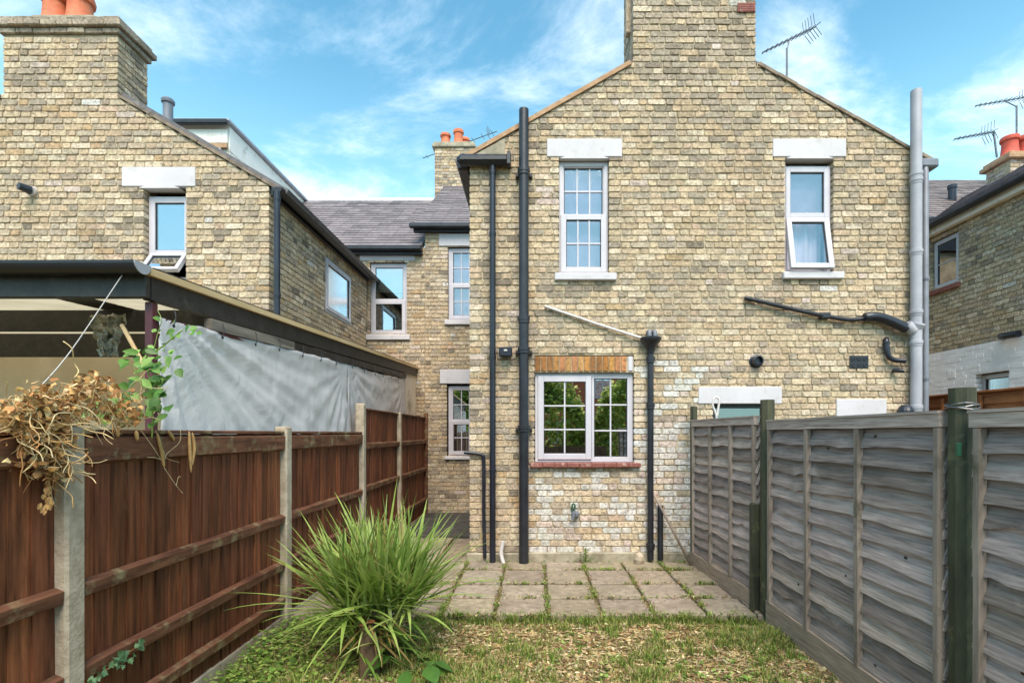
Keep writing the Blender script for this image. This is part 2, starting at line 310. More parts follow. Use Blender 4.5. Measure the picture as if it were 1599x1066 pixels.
# 0-3 buffs, 4-6 grey greens, 7-8 soot, 9 pink, 10 ochre, 11 whitewash, 12 pale pink
def pick(weights):
    t = rnd() * sum(weights); k = 0
    for i, x in enumerate(weights):
        t -= x
        if t <= 0: return i
    return 0
ORD = [5, 5, 4, 3, 3.4, 2.2, .9, .28, .06, .4, .12, .05, .25]
GRY = [2, 3, 3, 1.6, 4.4, 4.2, 2.8, .7, .15, .4, .08, .05, .2]
DRK = [2, 2, 2, 1.8, 2.2, 2.2, 2.0, 2.2, 1.2, .4, .7, .1, .2]
WHT = [.8, .4, .2, 3, .4, .4, .2, .1, .02, .4, .1, 14, 3]
YEL = [4, 5, 5, 3, 2.4, 1.2, .8, .35, .12, .6, 1.0, .05, .3]
def blend(a, b, t): return [x * (1 - t) + y * t for x, y in zip(a, b)]
def zone_main(s, z):
    n = mn.noise(V((s * .9, z * 1.3, 3)))
    t = min(1, max(0, (z - 4.2) / 1.6)); wgt = blend(ORD, GRY, min(1, t * 1.1 + max(0, n) * .5))
    if z > 5.3: wgt = blend(wgt, [.3, .5, 1, .3, 2.5, 4, 4, 2.4, .6, .6, .1, .1, .4], min(.8, (z - 5.3) * 1.1 + .3 * n))
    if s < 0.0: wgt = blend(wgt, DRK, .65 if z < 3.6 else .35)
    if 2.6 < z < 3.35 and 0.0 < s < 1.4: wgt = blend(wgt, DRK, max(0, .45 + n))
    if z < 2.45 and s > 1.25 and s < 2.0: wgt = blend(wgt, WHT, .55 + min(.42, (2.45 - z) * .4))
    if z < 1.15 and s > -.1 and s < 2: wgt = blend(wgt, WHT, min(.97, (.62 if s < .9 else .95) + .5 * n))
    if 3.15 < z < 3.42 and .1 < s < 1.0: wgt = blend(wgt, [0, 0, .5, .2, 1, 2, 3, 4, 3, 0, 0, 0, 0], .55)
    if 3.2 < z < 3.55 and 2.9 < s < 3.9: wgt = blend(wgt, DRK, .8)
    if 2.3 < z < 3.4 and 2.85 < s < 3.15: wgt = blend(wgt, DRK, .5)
    return wgt
def zone_left(s, z):
    t = min(1, max(0, (z - 5.3) / .9)); w_ = blend(ORD, GRY, t)
    n = mn.noise(V((s * .8 + 9, z * 1.1, 1))); return blend(w_, DRK if n < -.3 else YEL, .3)
def zone_yel(s, z): return blend(YEL, DRK, max(0, .25 + mn.noise(V((s * 1.2, z, 7)))))
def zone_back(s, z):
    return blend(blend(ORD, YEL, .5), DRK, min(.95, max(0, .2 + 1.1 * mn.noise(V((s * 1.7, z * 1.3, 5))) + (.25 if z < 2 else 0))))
def zone_grey(s, z): return GRY
def brick_geo(mb, q, F, col, edge, rough=1.0, thick=0.10):
    (b0, z0), (b1, _), (t1, z1), (t0, _) = q
    dz = .004 * mn.noise(V((b0 * 1.1, z0 * 4, F.o.x + F.o.y))); z0 += dz + ru(-.001, .001); z1 += dz + ru(-.001, .001)
    j = 0.0052; l = 0.0005 if edge[0] else j + ru(0, .003); r = 0.0005 if edge[1] else j
    c = [(b0 + l + ru(0, .002), z0 + j + ru(-.002, .003)), (b1 - r - ru(0, .002), z0 + j + ru(-.002, .003)),
         (t1 - r - ru(0, .002), z1 - j + ru(-.0015, .0015)), (t0 + l + ru(0, .002), z1 - j + ru(-.0015, .0015))]
    if c[1][0] - c[0][0] < .01 and c[2][0] - c[3][0] < .01: return
    cx = sum(p[0] for p in c) / 4; cz = sum(p[1] for p in c) / 4
    ring = []
    for i in range(4):
        p = V((*c[i], 0)); pr = V((*c[i - 1], 0)); nx = V((*c[(i + 1) % 4], 0))
        e1 = min(ru(.003, .019) * rough, (pr - p).length * .4); e2 = min(ru(.003, .015) * rough, (nx - p).length * .4)
        for tgt, e in ((pr, e1), (nx, e2)):
            dd = tgt - p; ring.append(p + dd * (e / dd.length if dd.length > 1e-6 else 0))
    pd = ru(.008, .016); back = -thick if (edge[0] or edge[1]) else -.02
    tl, tz = ru(-.012, .012), ru(-.02, .02)
    vs = [F.pt(p.x, p.y, back) for p in ring]
    vs += [F.pt(p.x, p.y, pd - .0045) for p in ring]
    for p in ring:
        d = V((cx, cz, 0)) - p; d2 = p + d * min(.3, .005 / max(d.length, 1e-4))
        vs.append(F.pt(d2.x, d2.y, pd + (d2.x - cx) * tl + (d2.y - cz) * tz))
    fs = []
    for k in range(8):
        k2 = (k + 1) % 8; fs.append((k, k2, 8 + k2, 8 + k)); fs.append((8 + k, 8 + k2, 16 + k2, 16 + k))
    fs.append(tuple(range(16, 24)))
    mb.add(vs, fs, col)
CH = 0.075
def brick_list(F, outline, z0, z1, holes, zone, edgeL=True, edgeR=True):
    out = []; r = 0; n = int(round((z1 - z0) / CH))
    for r in range(n):
        zb = z0 + r * CH; zt = zb + CH; zm = zb + CH / 2
        Lb, Rb = outline(zb + .001); Lt, Rt = outline(zt - .001)
        iv = [(Lb, Lt, Rb, Rt, edgeL, edgeR)]
        for (h0, h1, hz0, hz1) in holes:
            if hz0 < zm < hz1:
                nv = []
                for (a, at, b, bt, e0, e1) in iv:
                    if h1 <= min(a, at) or h0 >= max(b, bt): nv.append((a, at, b, bt, e0, e1)); continue
                    if h0 > a: nv.append((a, at, h0, h0, e0, True))
                    if h1 < b: nv.append((h1, h1, b, bt, True, e1))
                iv = nv
        for (a, at, b, bt, e0, e1) in iv:
            lo, hi = min(a, at), max(b, bt)
            off = (r % 2) * .16875 + ru(-.03, .03)
            i = math.floor((lo - off) / .3375) - 1; s = off + i * .3375; x = s; st = True
            cuts = []
            while x < hi + .4:
                wd = (random.choice((.225, .225, .225, .232, .216, .24, .208)) if st else .1125 * ru(.9, 1.1)); cuts.append((x, x + wd)); x += wd; st = not st
            cuts = [(max(p, lo), min(q, hi)) for p, q in cuts if q > lo + .001 and p < hi - .001]
            if len(cuts) > 1 and cuts[0][1] - cuts[0][0] < .05: cuts[1] = (cuts[0][0], cuts[1][1]); cuts.pop(0)
            if len(cuts) > 1 and cuts[-1][1] - cuts[-1][0] < .05: cuts[-2] = (cuts[-2][0], cuts[-1][1]); cuts.pop()
            for p, q in cuts:
                bl, br, tr, tl = max(p, a), min(q, b), min(q, bt), max(p, at)
                if br - bl < .015 and tr - tl < .015: continue
                br = max(br, bl + .004); tr = max(tr, tl + .004)
                ed = (abs(p - lo) < .002 and e0, abs(q - hi) < .002 and e1)
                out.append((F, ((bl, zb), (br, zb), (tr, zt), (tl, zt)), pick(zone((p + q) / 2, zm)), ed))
    return out
VARS = {}
def brick_variant(F, kind, ci, k):
    key = (tuple(F.s), tuple(F.n), kind, ci, k)
    if key not in VARS:
        mb = MB(); wd = .225 if kind == 's' else .1125; G = FR((0, 0, 0), F.s, F.n)
        brick_geo(mb, ((-wd / 2, -CH / 2), (wd / 2, -CH / 2), (wd / 2, CH / 2), (-wd / 2, CH / 2)), G, jc(PAL[ci], .06), (False, False))
        VARS[key] = mb.mesh('brick', (0, 0, 0), 'brick')
    return VARS[key]
def lay_bricks(bricks, wall, singles=300, vis=None, name='brickwork', label=None):
    cand = []
    for i, (F, q, ci, ed) in enumerate(bricks):
        wd = q[1][0] - q[0][0]
        if ed[0] or ed[1] or abs(q[3][0] - q[0][0]) > .001 or abs(q[2][0] - q[1][0]) > .001: continue
        kind = 's' if abs(wd - .225) < .002 else None
        if not kind: continue
        cs = (q[0][0] + q[1][0]) / 2; cz = q[0][1] + CH / 2; P = F.pt(cs, cz, 0)
        if P.y < .5: continue
        u = 835 + P.x * 800 / P.y; v = 676 - (P.z - 1.545) * 800 / P.y
        if not (4 < u < 1595 and 4 < v < 1060): continue
        if vis and not vis(u, v, P): continue
        cosn = abs((CAM - P).normalized().dot(F.n))
        cand.append((-cosn / (P - CAM).length_squared, i, kind, P))
    cand.sort(key=lambda c: c[0]); take = {c[1]: c for c in cand[:singles]}
    mb = MB()
    for i, (F, q, ci, ed) in enumerate(bricks):
        if i in take:
            _, _, kind, P = take[i]
            copy_part(brick_variant(F, kind, ci, random.randrange(4)), wall, P + V((0, 0, .004 * mn.noise(V((q[0][0] * 1.1, q[0][1] * 4, F.o.x + F.o.y))))), 'brick')
        else: brick_geo(mb, q, F, jc(PAL[ci], .09), ed)
    return mb.build(name, 'brick', wall, label=label, kind='stuff')
def core(F, outline, zs, holes, thick, d0=0.0, mb=None, ends=(.012, .012)):            # the mortar body behind the bricks, with its openings
    mb = mb or MB(); g = .012
    H = [(a - g, b + g, c - g, d + g) for a, b, c, d in holes]
    brk = sorted(set([round(z, 4) for z in zs] + [round(z, 4) for h in H for z in h[2:] if zs[0] < z < zs[-1]]))
    for z0, z1 in zip(brk, brk[1:]):
        if z1 - z0 < .0005: continue
        zm = (z0 + z1) / 2; e = .00005
        (Lb, Rb), (Lt, Rt) = outline(z0 + e), outline(z1 - e); Lb += ends[0]; Lt += ends[0]; Rb -= ends[1]; Rt -= ends[1]
        cuts = sorted([h for h in H if h[2] < zm < h[3]]); left = [(Lb, Lt)]; segs = []
        cur = (Lb, Lt)
        for h in cuts: segs.append((cur, (h[0], h[0]))); cur = (h[1], h[1])
        segs.append((cur, (Rb, Rt)))
        for (l0, l1), (r0, r1) in segs:
            if r0 - l0 < .001: continue
            mb.prism([(l0, z0), (r0, z0), (max(r1, l1 + .001), z1), (l1, z1)], d0, d0 - thick, F)
    return mb

# ------------------------------------------------------------------ windows
def win_bar(mb, F, a0, a1, z0, z1, d0, d1, bev=.004): mb.box(a0, a1, d0, d1, z0, z1, bev, F)
def ring_bars(mb, F, a0, a1, z0, z1, wd, d0, d1, wt=None, wb=None):
    wt = wt or wd; wb = wb or wd
    win_bar(mb, F, a0, a0 + wd, z0, z1, d0, d1); win_bar(mb, F, a1 - wd, a1, z0, z1, d0, d1)
    win_bar(mb, F, a0 + wd, a1 - wd, z0, z0 + wb, d0, d1 - .0015); win_bar(mb, F, a0 + wd, a1 - wd, z1 - wt, z1, d0, d1 - .0015)
class TILT:                                       # a sash hinged along its top edge
    def __init__(s, F, ztop, dtop, ang): s.F = F; s.zt = ztop; s.dt = dtop; s.a = R(ang); s.s = F.s; s.n = F.n
    def pt(s, a, z, d):
        h = s.zt - z; e = d - s.dt; c, n = math.cos(s.a), math.sin(s.a)
        return s.F.pt(a, s.zt - h * c + e * n, s.dt + h * n + e * c)
def window(house, F, a0, a1, z0, z1, sashes, back='room', glassm='glass_clear', frame=.05, d=-.075, label=None, name='window', sill=None, backd=.22, e=.25):
    c = F.pt((a0 + a1) / 2, z0, d); wn = thing(name, c, None, None, parent=house)
    if label: wn['label'] = label
    mb = MB(); ring_bars(mb, F, a0, a1, z0, z1, frame, d - .03, d + .03)
    zr = [s_['z'] for s_ in sashes]
    mb.build('frame', 'upvc', wn)
    for s_ in sashes:
        x0, x1, y0, y1 = s_['x'][0], s_['x'][1], s_['z'][0], s_['z'][1]; G = F; fw = s_.get('w', .045); dd = d + s_.get('out', .012)
        if s_.get('tilt'): G = TILT(F, y1, dd, s_['tilt'])
        mb = MB(); ring_bars(mb, G, x0, x1, y0, y1, fw, dd - .028, dd + .028); mb.build('sash', 'upvc', wn)
        mb = MB(); ring_bars(mb, G, x0 + fw - .001, x1 - fw + .001, y0 + fw - .001, y1 - fw + .001, .009, dd - .012, dd + .016); mb.build('gasket', 'gasket', wn)
        g0, g1, h0, h1 = x0 + fw + .004, x1 - fw - .004, y0 + fw + .004, y1 - fw - .004
        mb = MB(); mb.box(g0, g1, dd - .006, dd + .002, h0, h1, 0, G); mb.build('pane', s_.get('glass', glassm), wn)
        nx, ny = s_.get('grid', (1, 1))
        for i in range(1, nx):
            t = g0 + (g1 - g0) * i / nx; mb = MB(); win_bar(mb, G, t - .009, t + .009, h0, h1, dd + .003, dd + .014, .002); mb.build('glazing_bar', 'upvc', wn)
        for i in range(1, ny):
            t = h0 + (h1 - h0) * i / ny; mb = MB(); win_bar(mb, G, g0, g1, t - .009, t + .009, dd + .0035, dd + .0155, .002); mb.build('glazing_bar', 'upvc', wn)
        bk = s_.get('back', back)
        if bk != 'room':
            mb = MB(); n = 24
            for i in range(n):
                A0 = x0 + (x1 - x0) * i / n; A1 = x0 + (x1 - x0) * (i + 1) / n
                f = (lambda t: math.sin(t * 47) * .018 + math.sin(t * 21) * .012) if bk == 'curtain' else (lambda t: 0)
                y0_ = y0 + (y1 - y0) * s_.get('backlow', 0)
                mb.add([F.pt(A0, y0_, d - .12 + f(A0)), F.pt(A1, y0_, d - .12 + f(A1)), F.pt(A1, y1, d - .12 + f(A1)), F.pt(A0, y1, d - .12 + f(A0))], [(0, 1, 2, 3)])
            mb.build('curtain' if bk != 'blind' else 'roller_blind', bk, wn, smooth=True)
    # the room behind: five sides
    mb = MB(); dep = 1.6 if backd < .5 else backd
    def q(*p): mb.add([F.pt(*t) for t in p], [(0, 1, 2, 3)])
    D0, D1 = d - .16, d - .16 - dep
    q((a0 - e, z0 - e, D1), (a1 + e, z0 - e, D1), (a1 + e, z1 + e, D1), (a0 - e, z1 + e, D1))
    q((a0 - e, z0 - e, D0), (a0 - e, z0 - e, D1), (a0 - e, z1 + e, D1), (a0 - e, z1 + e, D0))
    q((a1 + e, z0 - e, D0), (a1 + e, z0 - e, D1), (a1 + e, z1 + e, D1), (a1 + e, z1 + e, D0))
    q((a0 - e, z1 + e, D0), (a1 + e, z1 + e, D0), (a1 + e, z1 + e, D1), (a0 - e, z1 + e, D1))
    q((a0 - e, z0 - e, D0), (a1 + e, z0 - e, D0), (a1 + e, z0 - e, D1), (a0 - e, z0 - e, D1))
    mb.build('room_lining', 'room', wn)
    if sill:
        mb = MB(); mb.box(sill[0], sill[1], -.1, .06, z0 - sill[2], z0 - .001, .008, F); mb.build('sill', sill[3] if len(sill) > 3 else 'render_white', wn)
    return wn
def lintel(house, F, a0, a1, z0, z1, arch=None):
    mb = MB(); mb.box(a0, a1, -.06, .024, z0, z1, .006, F)
    o = mb.build('lintel', 'render_white', house)
    if arch:                                                  # bevelled soffit seen under the lintel
        m = (a0 + a1) / 2; mb = MB(); h = .035
        mb.prism([(arch[0], z0 - .022), (arch[1], z0 - .022), (arch[1] - .09, z0 + h * .35), (arch[0] + .09, z0 + h * .35)], .0255, -.1, F)
        mb.build('lintel_soffit', 'render_white', o)
    return o

# ------------------------------------------------------------------ roofs of slates
def slates(house, name, eave_l, sdir, up, width, length, base, singles=0, wd=.26, gauge=.19, vis=True, skip=None, col=(122, 114, 116)):
    o = V(eave_l); sdir = V(sdir).normalized(); up = V(up).normalized(); n = sdir.cross(up).normalized()
    if n.z < 0: n = -n
    roof = MB()
    vs = [o, o + sdir * width, o + sdir * width + up * length, o + up * length]
    roof.add([p - n * .004 for p in vs] + [p - n * .08 for p in vs], [(0, 1, 2, 3), (4, 5, 6, 7), (0, 1, 5, 4), (1, 2, 6, 5), (2, 3, 7, 6), (3, 0, 4, 7)], s2l(70, 68, 70))
    ro = roof.build(name, 'slate', house); mb = MB(); var = []; cnt = 0
    def geo(m, c, W, lift, cc):
        a = sdir * (W / 2 - .002); L_ = gauge * 1.35
        p = [c - a + n * (.018 + lift), c + a + n * (.018 + lift * .5), c + a + up * L_ + n * .003, c - a + up * L_ + n * .003]
        m.add(p + [p[0] - n * .014, p[1] - n * .014], [(0, 1, 2, 3), (0, 4, 5, 1)], cc)
    for k in range(10):
        m = MB(); g = ru(.75, 1.25); geo(m, V((0, 0, 0)), wd, ru(0, .006), (*[q * g for q in s2l(*col)[:3]], 1)); var.append(m.mesh('slate', (0, 0, 0), 'slate'))
    for r in range(int(length / gauge)):
        x = (r % 2) * wd / 2 - (wd / 2 if r % 2 else 0)
        while x < width - .02:
            W = min(wd, width - x); x0 = max(x, 0); c = o + sdir * (x0 + (x + W - x0) / 2) + up * (r * gauge - .02 + ru(-.006, .006))
            P = c; u = 835 + P.x * 800 / P.y; v = 676 - (P.z - 1.545) * 800 / P.y
            if cnt < singles and abs(x + W - x0 - wd) < .001 and vis and (vis is True or vis(u, v)): copy_part(random.choice(var), ro, c, 'slate'); cnt += 1
            else:
                g = ru(.6, 1.4); geo(mb, c, x + W - x0, ru(0, .006), (*[q * g for q in s2l(*col)[:3]], 1))
            x += wd
    mb.build('slating', 'slate', ro, kind='stuff')
    return ro
def pot(stack, c, h, r, m='terracotta', label=None):
    mb = MB(); mb.lathe(c, [(r * 1.12, -.03), (r * 1.12, h * .12), (r * 1.0, h * .16), (r * .9, h * .55), (r * .88, h * .78), (r * 1.06, h * .8), (r * 1.1, h * .9), (r * 1.02, h), (r * .8, h), (r * .75, h * .5)], 18)
    return smooth_angle(mb.build('chimney_pot', m, stack), 50)

# ================================================================== SETTING: ground, lawn, patio
def sheet(name, x0, x1, y0, y1, nx, ny, zf, mat, **k):
    mb = MB()
    for j in range(ny + 1):
        for i in range(nx + 1):
            x = x0 + (x1 - x0) * i / nx; y = y0 + (y1 - y0) * j / ny; mb.v.append((x, y, zf(x, y))); mb.c.append(W1)
    for j in range(ny):
        for i in range(nx):
            a = j * (nx + 1) + i; mb.f.append((a, a + 1, a + nx + 2, a + nx + 1))
    return mb.build(name, mat, smooth=True, **k)
sheet('ground', -900, 900, -900, 900, 8, 8, lambda x, y: -.10, 'soil', kind='structure')
def lawn_z(x, y):
    return -.05 + .022 * mn.noise(V((x * 2.2, y * 2.2, 0))) + .012 * mn.noise(V((x * 9, y * 9, 2))) - (.02 if y > 4.25 else 0)
sheet('lawn', -2.06, 2.0, -1.5, 4.36, 90, 130, lawn_z, 'soil', kind='structure')
patio = MB(); patio.box(-2.05, 1.92, 4.37, 9.8, -.09, -.042, 0)
patio = patio.build('patio', 'soil', kind='structure')
ye = [4.35, 4.81, 5.26, 5.80, 6.185]
xj = [.114 + .459 * k for k in range(-5, 5)]
SLC = s2l(154, 143, 127)
def slab(x0, x1, y0, y1, z=0, mat='slab', c=None):
    mb = MB(); g = .014
    k = ru(.86, 1.12); cc = c or (SLC[0] * k, SLC[1] * k * ru(.97, 1.02), SLC[2] * k * ru(.92, 1.04), 1)
    tx, ty = ru(-.012, .012), ru(-.012, .012); x0 += g * ru(.4, 1.6); x1 -= g * ru(.4, 1.6); y0 += g * ru(.9, 1.9); y1 -= g * ru(.9, 1.9)
    n = 7; top = z + ru(-.006, .004); cx, cy = (x0 + x1) / 2, (y0 + y1) / 2; vs = []; fs = []
    ring = []
    for i in range(n): ring.append((x0 + (x1 - x0) * i / n, y0))
    for i in range(n): ring.append((x1, y0 + (y1 - y0) * i / n))
    for i in range(n): ring.append((x1 - (x1 - x0) * i / n, y1))
    for i in range(n): ring.append((x0, y1 - (y1 - y0) * i / n))
    m = len(ring); ring = [(x + ru(-.004, .004), y + ru(-.004, .004)) for x, y in ring]
    H = lambda x, y: top + (x - cx) * tx + (y - cy) * ty
    for x, y in ring: vs.append((x, y, -.05))
    for x, y in ring: vs.append((x, y, H(x, y) - .009 - ru(0, .004)))
    for x, y in ring:
        dx_, dy_ = cx - x, cy - y; l = math.hypot(dx_, dy_); t = ru(.008, .018) / l; vs.append((x + dx_ * t, y + dy_ * t, H(x, y)))
    for k_ in range(m):
        k2 = (k_ + 1) % m; fs += [(k_, k2, m + k2, m + k_), (m + k_, m + k2, 2 * m + k2, 2 * m + k_)]
    fs.append(tuple(range(2 * m, 3 * m)))
    mb.add(vs, fs, cc); return mb.build('slab', mat, patio)
for i in range(len(xj) - 1):
    for j in range(4):
        if i == 8 - 1 and j == 0: slab(xj[i], xj[i + 1], ye[0], ye[2]); continue
        if i == 8 - 1 and j == 1: continue
        sh = (j % 2) * .0
        slab(xj[i] + sh, min(xj[i + 1] + sh, 1.9), ye[j], ye[j + 1])
for j in range(4):
    slab(xj[-1], 1.93, ye[j], ye[j + 1])
for i, x in enumerate([-2.03, -1.62, -1.2]):
    for j in range(3): slab(x, x + (.42 if i < 2 else .38), 6.2 + j * .46, 6.66 + j * .46)
for j in range(15):
    mb = MB(); y0 = 7.59 + j * .147; mb.box(-2.03, -.81, y0, y0 + .139, -.05, .028 + ru(-.003, .003), .004); mb.build('floorboard', 'dark_floor', patio)

# ================================================================== HOUSE A: the paired gable wing in the middle
YA, YB = 6.2, 9.8
FA = FR((0, YA, 0), (1, 0, 0), (0, -1, 0))
hA = thing('brick_house', (1.94, YA, 0), 'yellow stock brick house with tall gable, central chimney and lattice windows', 'house')
kL, kR = .568, .556
def outA(z):
    l = -.79 if z < 4.877 else min(1.186, -.79 + (z - 4.877) / kL)
    r = 4.69 if z < 4.876 else max(2.675, 4.69 - (z - 4.876) / kR)
    return l, r
hol = [(.295, .895, 3.467, 4.878), (3.03, 3.61, 3.483, 4.878), (0, 1.2, 1.188, 2.475), (2.16, 2.83, .1, 1.9), (3.72, 4.17, .95, 1.745)]
zA0 = .105
wallA = core(FA, outA, [-.1, 4.876, 4.877, 5.996, 6.0007, 7.53], hol, .22).build('wall', 'mortar', hA)
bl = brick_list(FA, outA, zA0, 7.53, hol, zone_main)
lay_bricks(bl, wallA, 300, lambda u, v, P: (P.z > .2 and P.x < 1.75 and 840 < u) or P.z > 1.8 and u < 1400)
# side walls (left faces the passage)
FAs = FR((-.778, 0, 0), (0, 1, 0), (-1, 0, 0))
mb = MB(); mb.box(-.778, -.57, YA + .2205, YB + .3, -.1, 4.86); mb.box(4.47, 4.678, YA + .2205, YB + .3, -.1, 4.86)
mb.build('side_wall', 'mortar', hA)
bs = brick_list(FAs, lambda z: (YA + .112, YB), zA0, 4.83, [], zone_back, False, False)
mb = MB()
for F, q, ci, ed in bs: brick_geo(mb, q, F, jc(PAL[ci], .09), ed)
mb.build('side_brickwork', 'brick', hA, kind='stuff')
# roof slopes behind the gable
def slope_box(mb, x0, z0, x1, z1, y0, y1, th, lift=0.0):
    d = V((x1 - x0, 0, z1 - z0)).normalized(); n = V((-d.z, 0, d.x)); n = n if n.z > 0 else -n
    p0 = V((x0, 0, z0)) + n * lift; p1 = V((x1, 0, z1)) + n * lift
    vs = []
    for y in (y0, y1):
        for p in (p0, p1, p1 + n * th, p0 + n * th): vs.append((p.x, y, p.z))
    mb.add(vs, [(0, 1, 2, 3), (4, 5, 6, 7), (0, 1, 5, 4), (1, 2, 6, 5), (2, 3, 7, 6), (3, 0, 4, 7)], s2l(100, 98, 100))
mb = MB(); slope_box(mb, -.93, 4.80, 1.94, 6.43, YA + .05, YB + 2.2, .06, .03); slope_box(mb, 4.83, 4.80, 1.94, 6.41, YA + .05, YB + 2.2, .06, .03)
mb.build('roof', 'slate', hA)
mb = MB(); slope_box(mb, -.90, 4.815, 1.17, 5.99, YA - .035, YA + .05, .05, .002)
mb.build('verge', 'verge_clay', hA, label='sandy brown mortar verge along the left gable slope')
mb = MB()
for i in range(9):
    t0, t1 = i / 9, (i + 1) / 9; X = lambda t: 4.80 + (2.69 - 4.80) * t; Z = lambda t: 4.815 + (5.988 - 4.815) * t
    slope_box(mb, X(t0) - .003, Z(t0), X(t1) + .003, Z(t1), YA - .03 + ru(-.006, .006), YA + .05, .03 + ru(0, .008), .002 + ru(-.002, .003))
mb.build('verge', 'verge_grey', hA, label='dark grey verge along the right gable slope')
mb = MB(); mb.prism([(-.80, 4.80), (-.36, 4.80), (-.36, 5.1), (-.80, 4.855)], .0, .026, FA); mb.build('kneeler', 'cement', hA)
# chimney: its front is the wall itself; sides, back, top
FAc = FR((1.198, 0, 0), (0, 1, 0), (-1, 0, 0)); FAd = FR((2.663, 0, 0), (0, 1, 0), (1, 0, 0))
chA = thing('chimney', (1.93, YA, 5.9), None, None, parent=hA)
mb = MB(); mb.box(1.199, 2.662, YA + .2205, YA + .62, 5.7, 7.53); mb.build('stack', 'mortar', chA)
mb = MB()
for F in (FAc, FAd):
    for b in brick_list(F, lambda z: (YA + .105, YA + .62), 5.805, 7.53, [], zone_grey, False, True): brick_geo(mb, b[1], F, jc(PAL[b[2]], .09), b[3])
mb.build('side_brickwork', 'brick', chA, kind='stuff')
mb = MB(); mb.box(1.135, 1.20, YA + .14, YA + .24, 6.5, 7.5, .01, XF, PAL[9]); mb.build('oversailing_course', 'brick', chA)
mb = MB(); mb.box(1.08, 2.78, YA - .10, YA + .72, 7.532, 7.62, .01); mb.box(1.13, 2.73, YA - .05, YA + .67, 7.622, 7.7, .01); mb.build('cap', 'cement', chA)
for x in (1.4, 1.75, 2.1, 2.45): pot(chA, (x, YA + .3, 7.7), .45, .14)
mb = MB(); mb.box(2.45, 2.66, .008, .03, 6.62, 6.73, .003, FA, None)
for i in range(7):
    for j in range(4): mb.box(2.462 + i * .028, 2.478 + i * .028, .026, .034, 6.632 + j * .024, 6.645 + j * .024, 0, FA)
mb.build('air_brick', 'red_tile', chA)
# lintels, windows
lintel(hA, FA, .147, 1.054, 4.878, 5.095, (.30, .90)); lintel(hA, FA, 2.876, 3.76, 4.878, 5.095, (3.03, 3.61))
lintel(hA, FA, 1.977, 2.985, 1.90, 2.103); lintel(hA, FA, 3.643, 4.248, 1.745, 1.955)
window(hA, FA, .297, .893, 3.469, 4.845, [
    dict(x=(.328, .862), z=(4.185, 4.815), w=.032, grid=(3, 2), out=-.012, back='net'),
    dict(x=(.318, .872), z=(3.498, 4.205), w=.066, grid=(3, 2), out=.02, back='net')], glassm='glass_obscure', sill=(.24, .985, .085), label='tall frosted lattice sash window with white frame')
window(hA, FA, 3.032, 3.608, 3.485, 4.80, [
    dict(x=(3.06, 3.58), z=(4.17, 4.775), w=.055, out=.014, glass='glass_obscure', back='net'),
    dict(x=(3.06, 3.58), z=(3.50, 4.165), w=.062, out=.02, tilt=11, back='curtain', glass='glass_curtain')], sill=(2.99, 3.72, .085), label='white window with its lower sash propped open')
window(hA, FA, .003, 1.197, 1.19, 2.272, [
    dict(x=(.04, .69), z=(1.225, 2.24), w=.07, grid=(2, 3), out=.022), dict(x=(.695, 1.16), z=(1.225, 2.24), w=.03, grid=(2, 3), out=.0)],
    glassm='glass_dark', frame=.04, label='wide two-light lattice kitchen window under orange soldier bricks')
# red tile sill
mb = MB()
for i in range(9):
    x0 = -.055 + i * .148; mb.box(x0, x0 + .145, -.06, .075 + ru(-.006, .006), 1.135 + ru(-.003, .003), 1.187, .006, FA)
mb.build('tile_sill', 'red_tile', hA)
OCH = [s2l(*c) for c in [(186, 136, 78), (160, 112, 64), (196, 150, 96), (146, 102, 62), (186, 130, 90)]]
for i in range(15):
    x0 = .004 + i * .0745; mb = MB(); mb.box(x0, x0 + .064 + ru(-.003, .003), -.09, .012 + ru(-.002, .002), 2.29, 2.472, .006, FA, jc(random.choice(OCH), .1)); mb.build('soldier_brick', 'brick', wallA)
mb = MB(); mb.box(0, 1.2, -.09, -.002, 2.278, 2.474, 0, FA); mb.build('lintel_joint', 'mortar', wallA)
mb = MB(); mb.box(1.128, 1.19, -.09, .014, 2.29, 2.472, .012, FA); mb.build('lintel_end', 'render_white', wallA)
# right-hand door and hidden window behind the grey fence
dr = thing('door', (2.5, YA, .1), None, None, parent=hA)
mb = MB(); ring_bars(mb, FA, 2.162, 2.828, .1, 1.9, .05, -.13, -.06); mb.box(2.212, 2.778, -.12, -.07, 1.62, 1.67, .004, FA); mb.build('frame', 'black_paint', dr)
mb = MB(); mb.box(2.213, 2.777, -.10, -.094, 1.671, 1.849, 0, FA); mb.build('transom_pane', 'glass_hall', dr)
mb = MB(); mb.box(2.215, 2.775, -.12, -.08, .11, 1.618, .004, FA); mb.box(2.3, 2.69, -.081, -.07, .25, .8, .004, FA); mb.build('leaf', 'black_paint', dr)
mb = MB(); mb.box(2.1, 2.9, -1.4, -.2, .0, 2.0, 0, FA); mb.build('hallway', 'room', dr)
window(hA, FA, 3.722, 4.168, .952, 1.742, [dict(x=(3.75, 4.14), z=(.98, 1.715), w=.045)])
# plinth
mb = MB()
for i in range(8):
    x0 = -.83 + i * .69; mb.box(x0, x0 + .688, -.02, .035 + ru(-.006, .006), -.06, .106 + ru(-.008, .01), .014, FA)
mb.build('plinth', 'cement', hA)
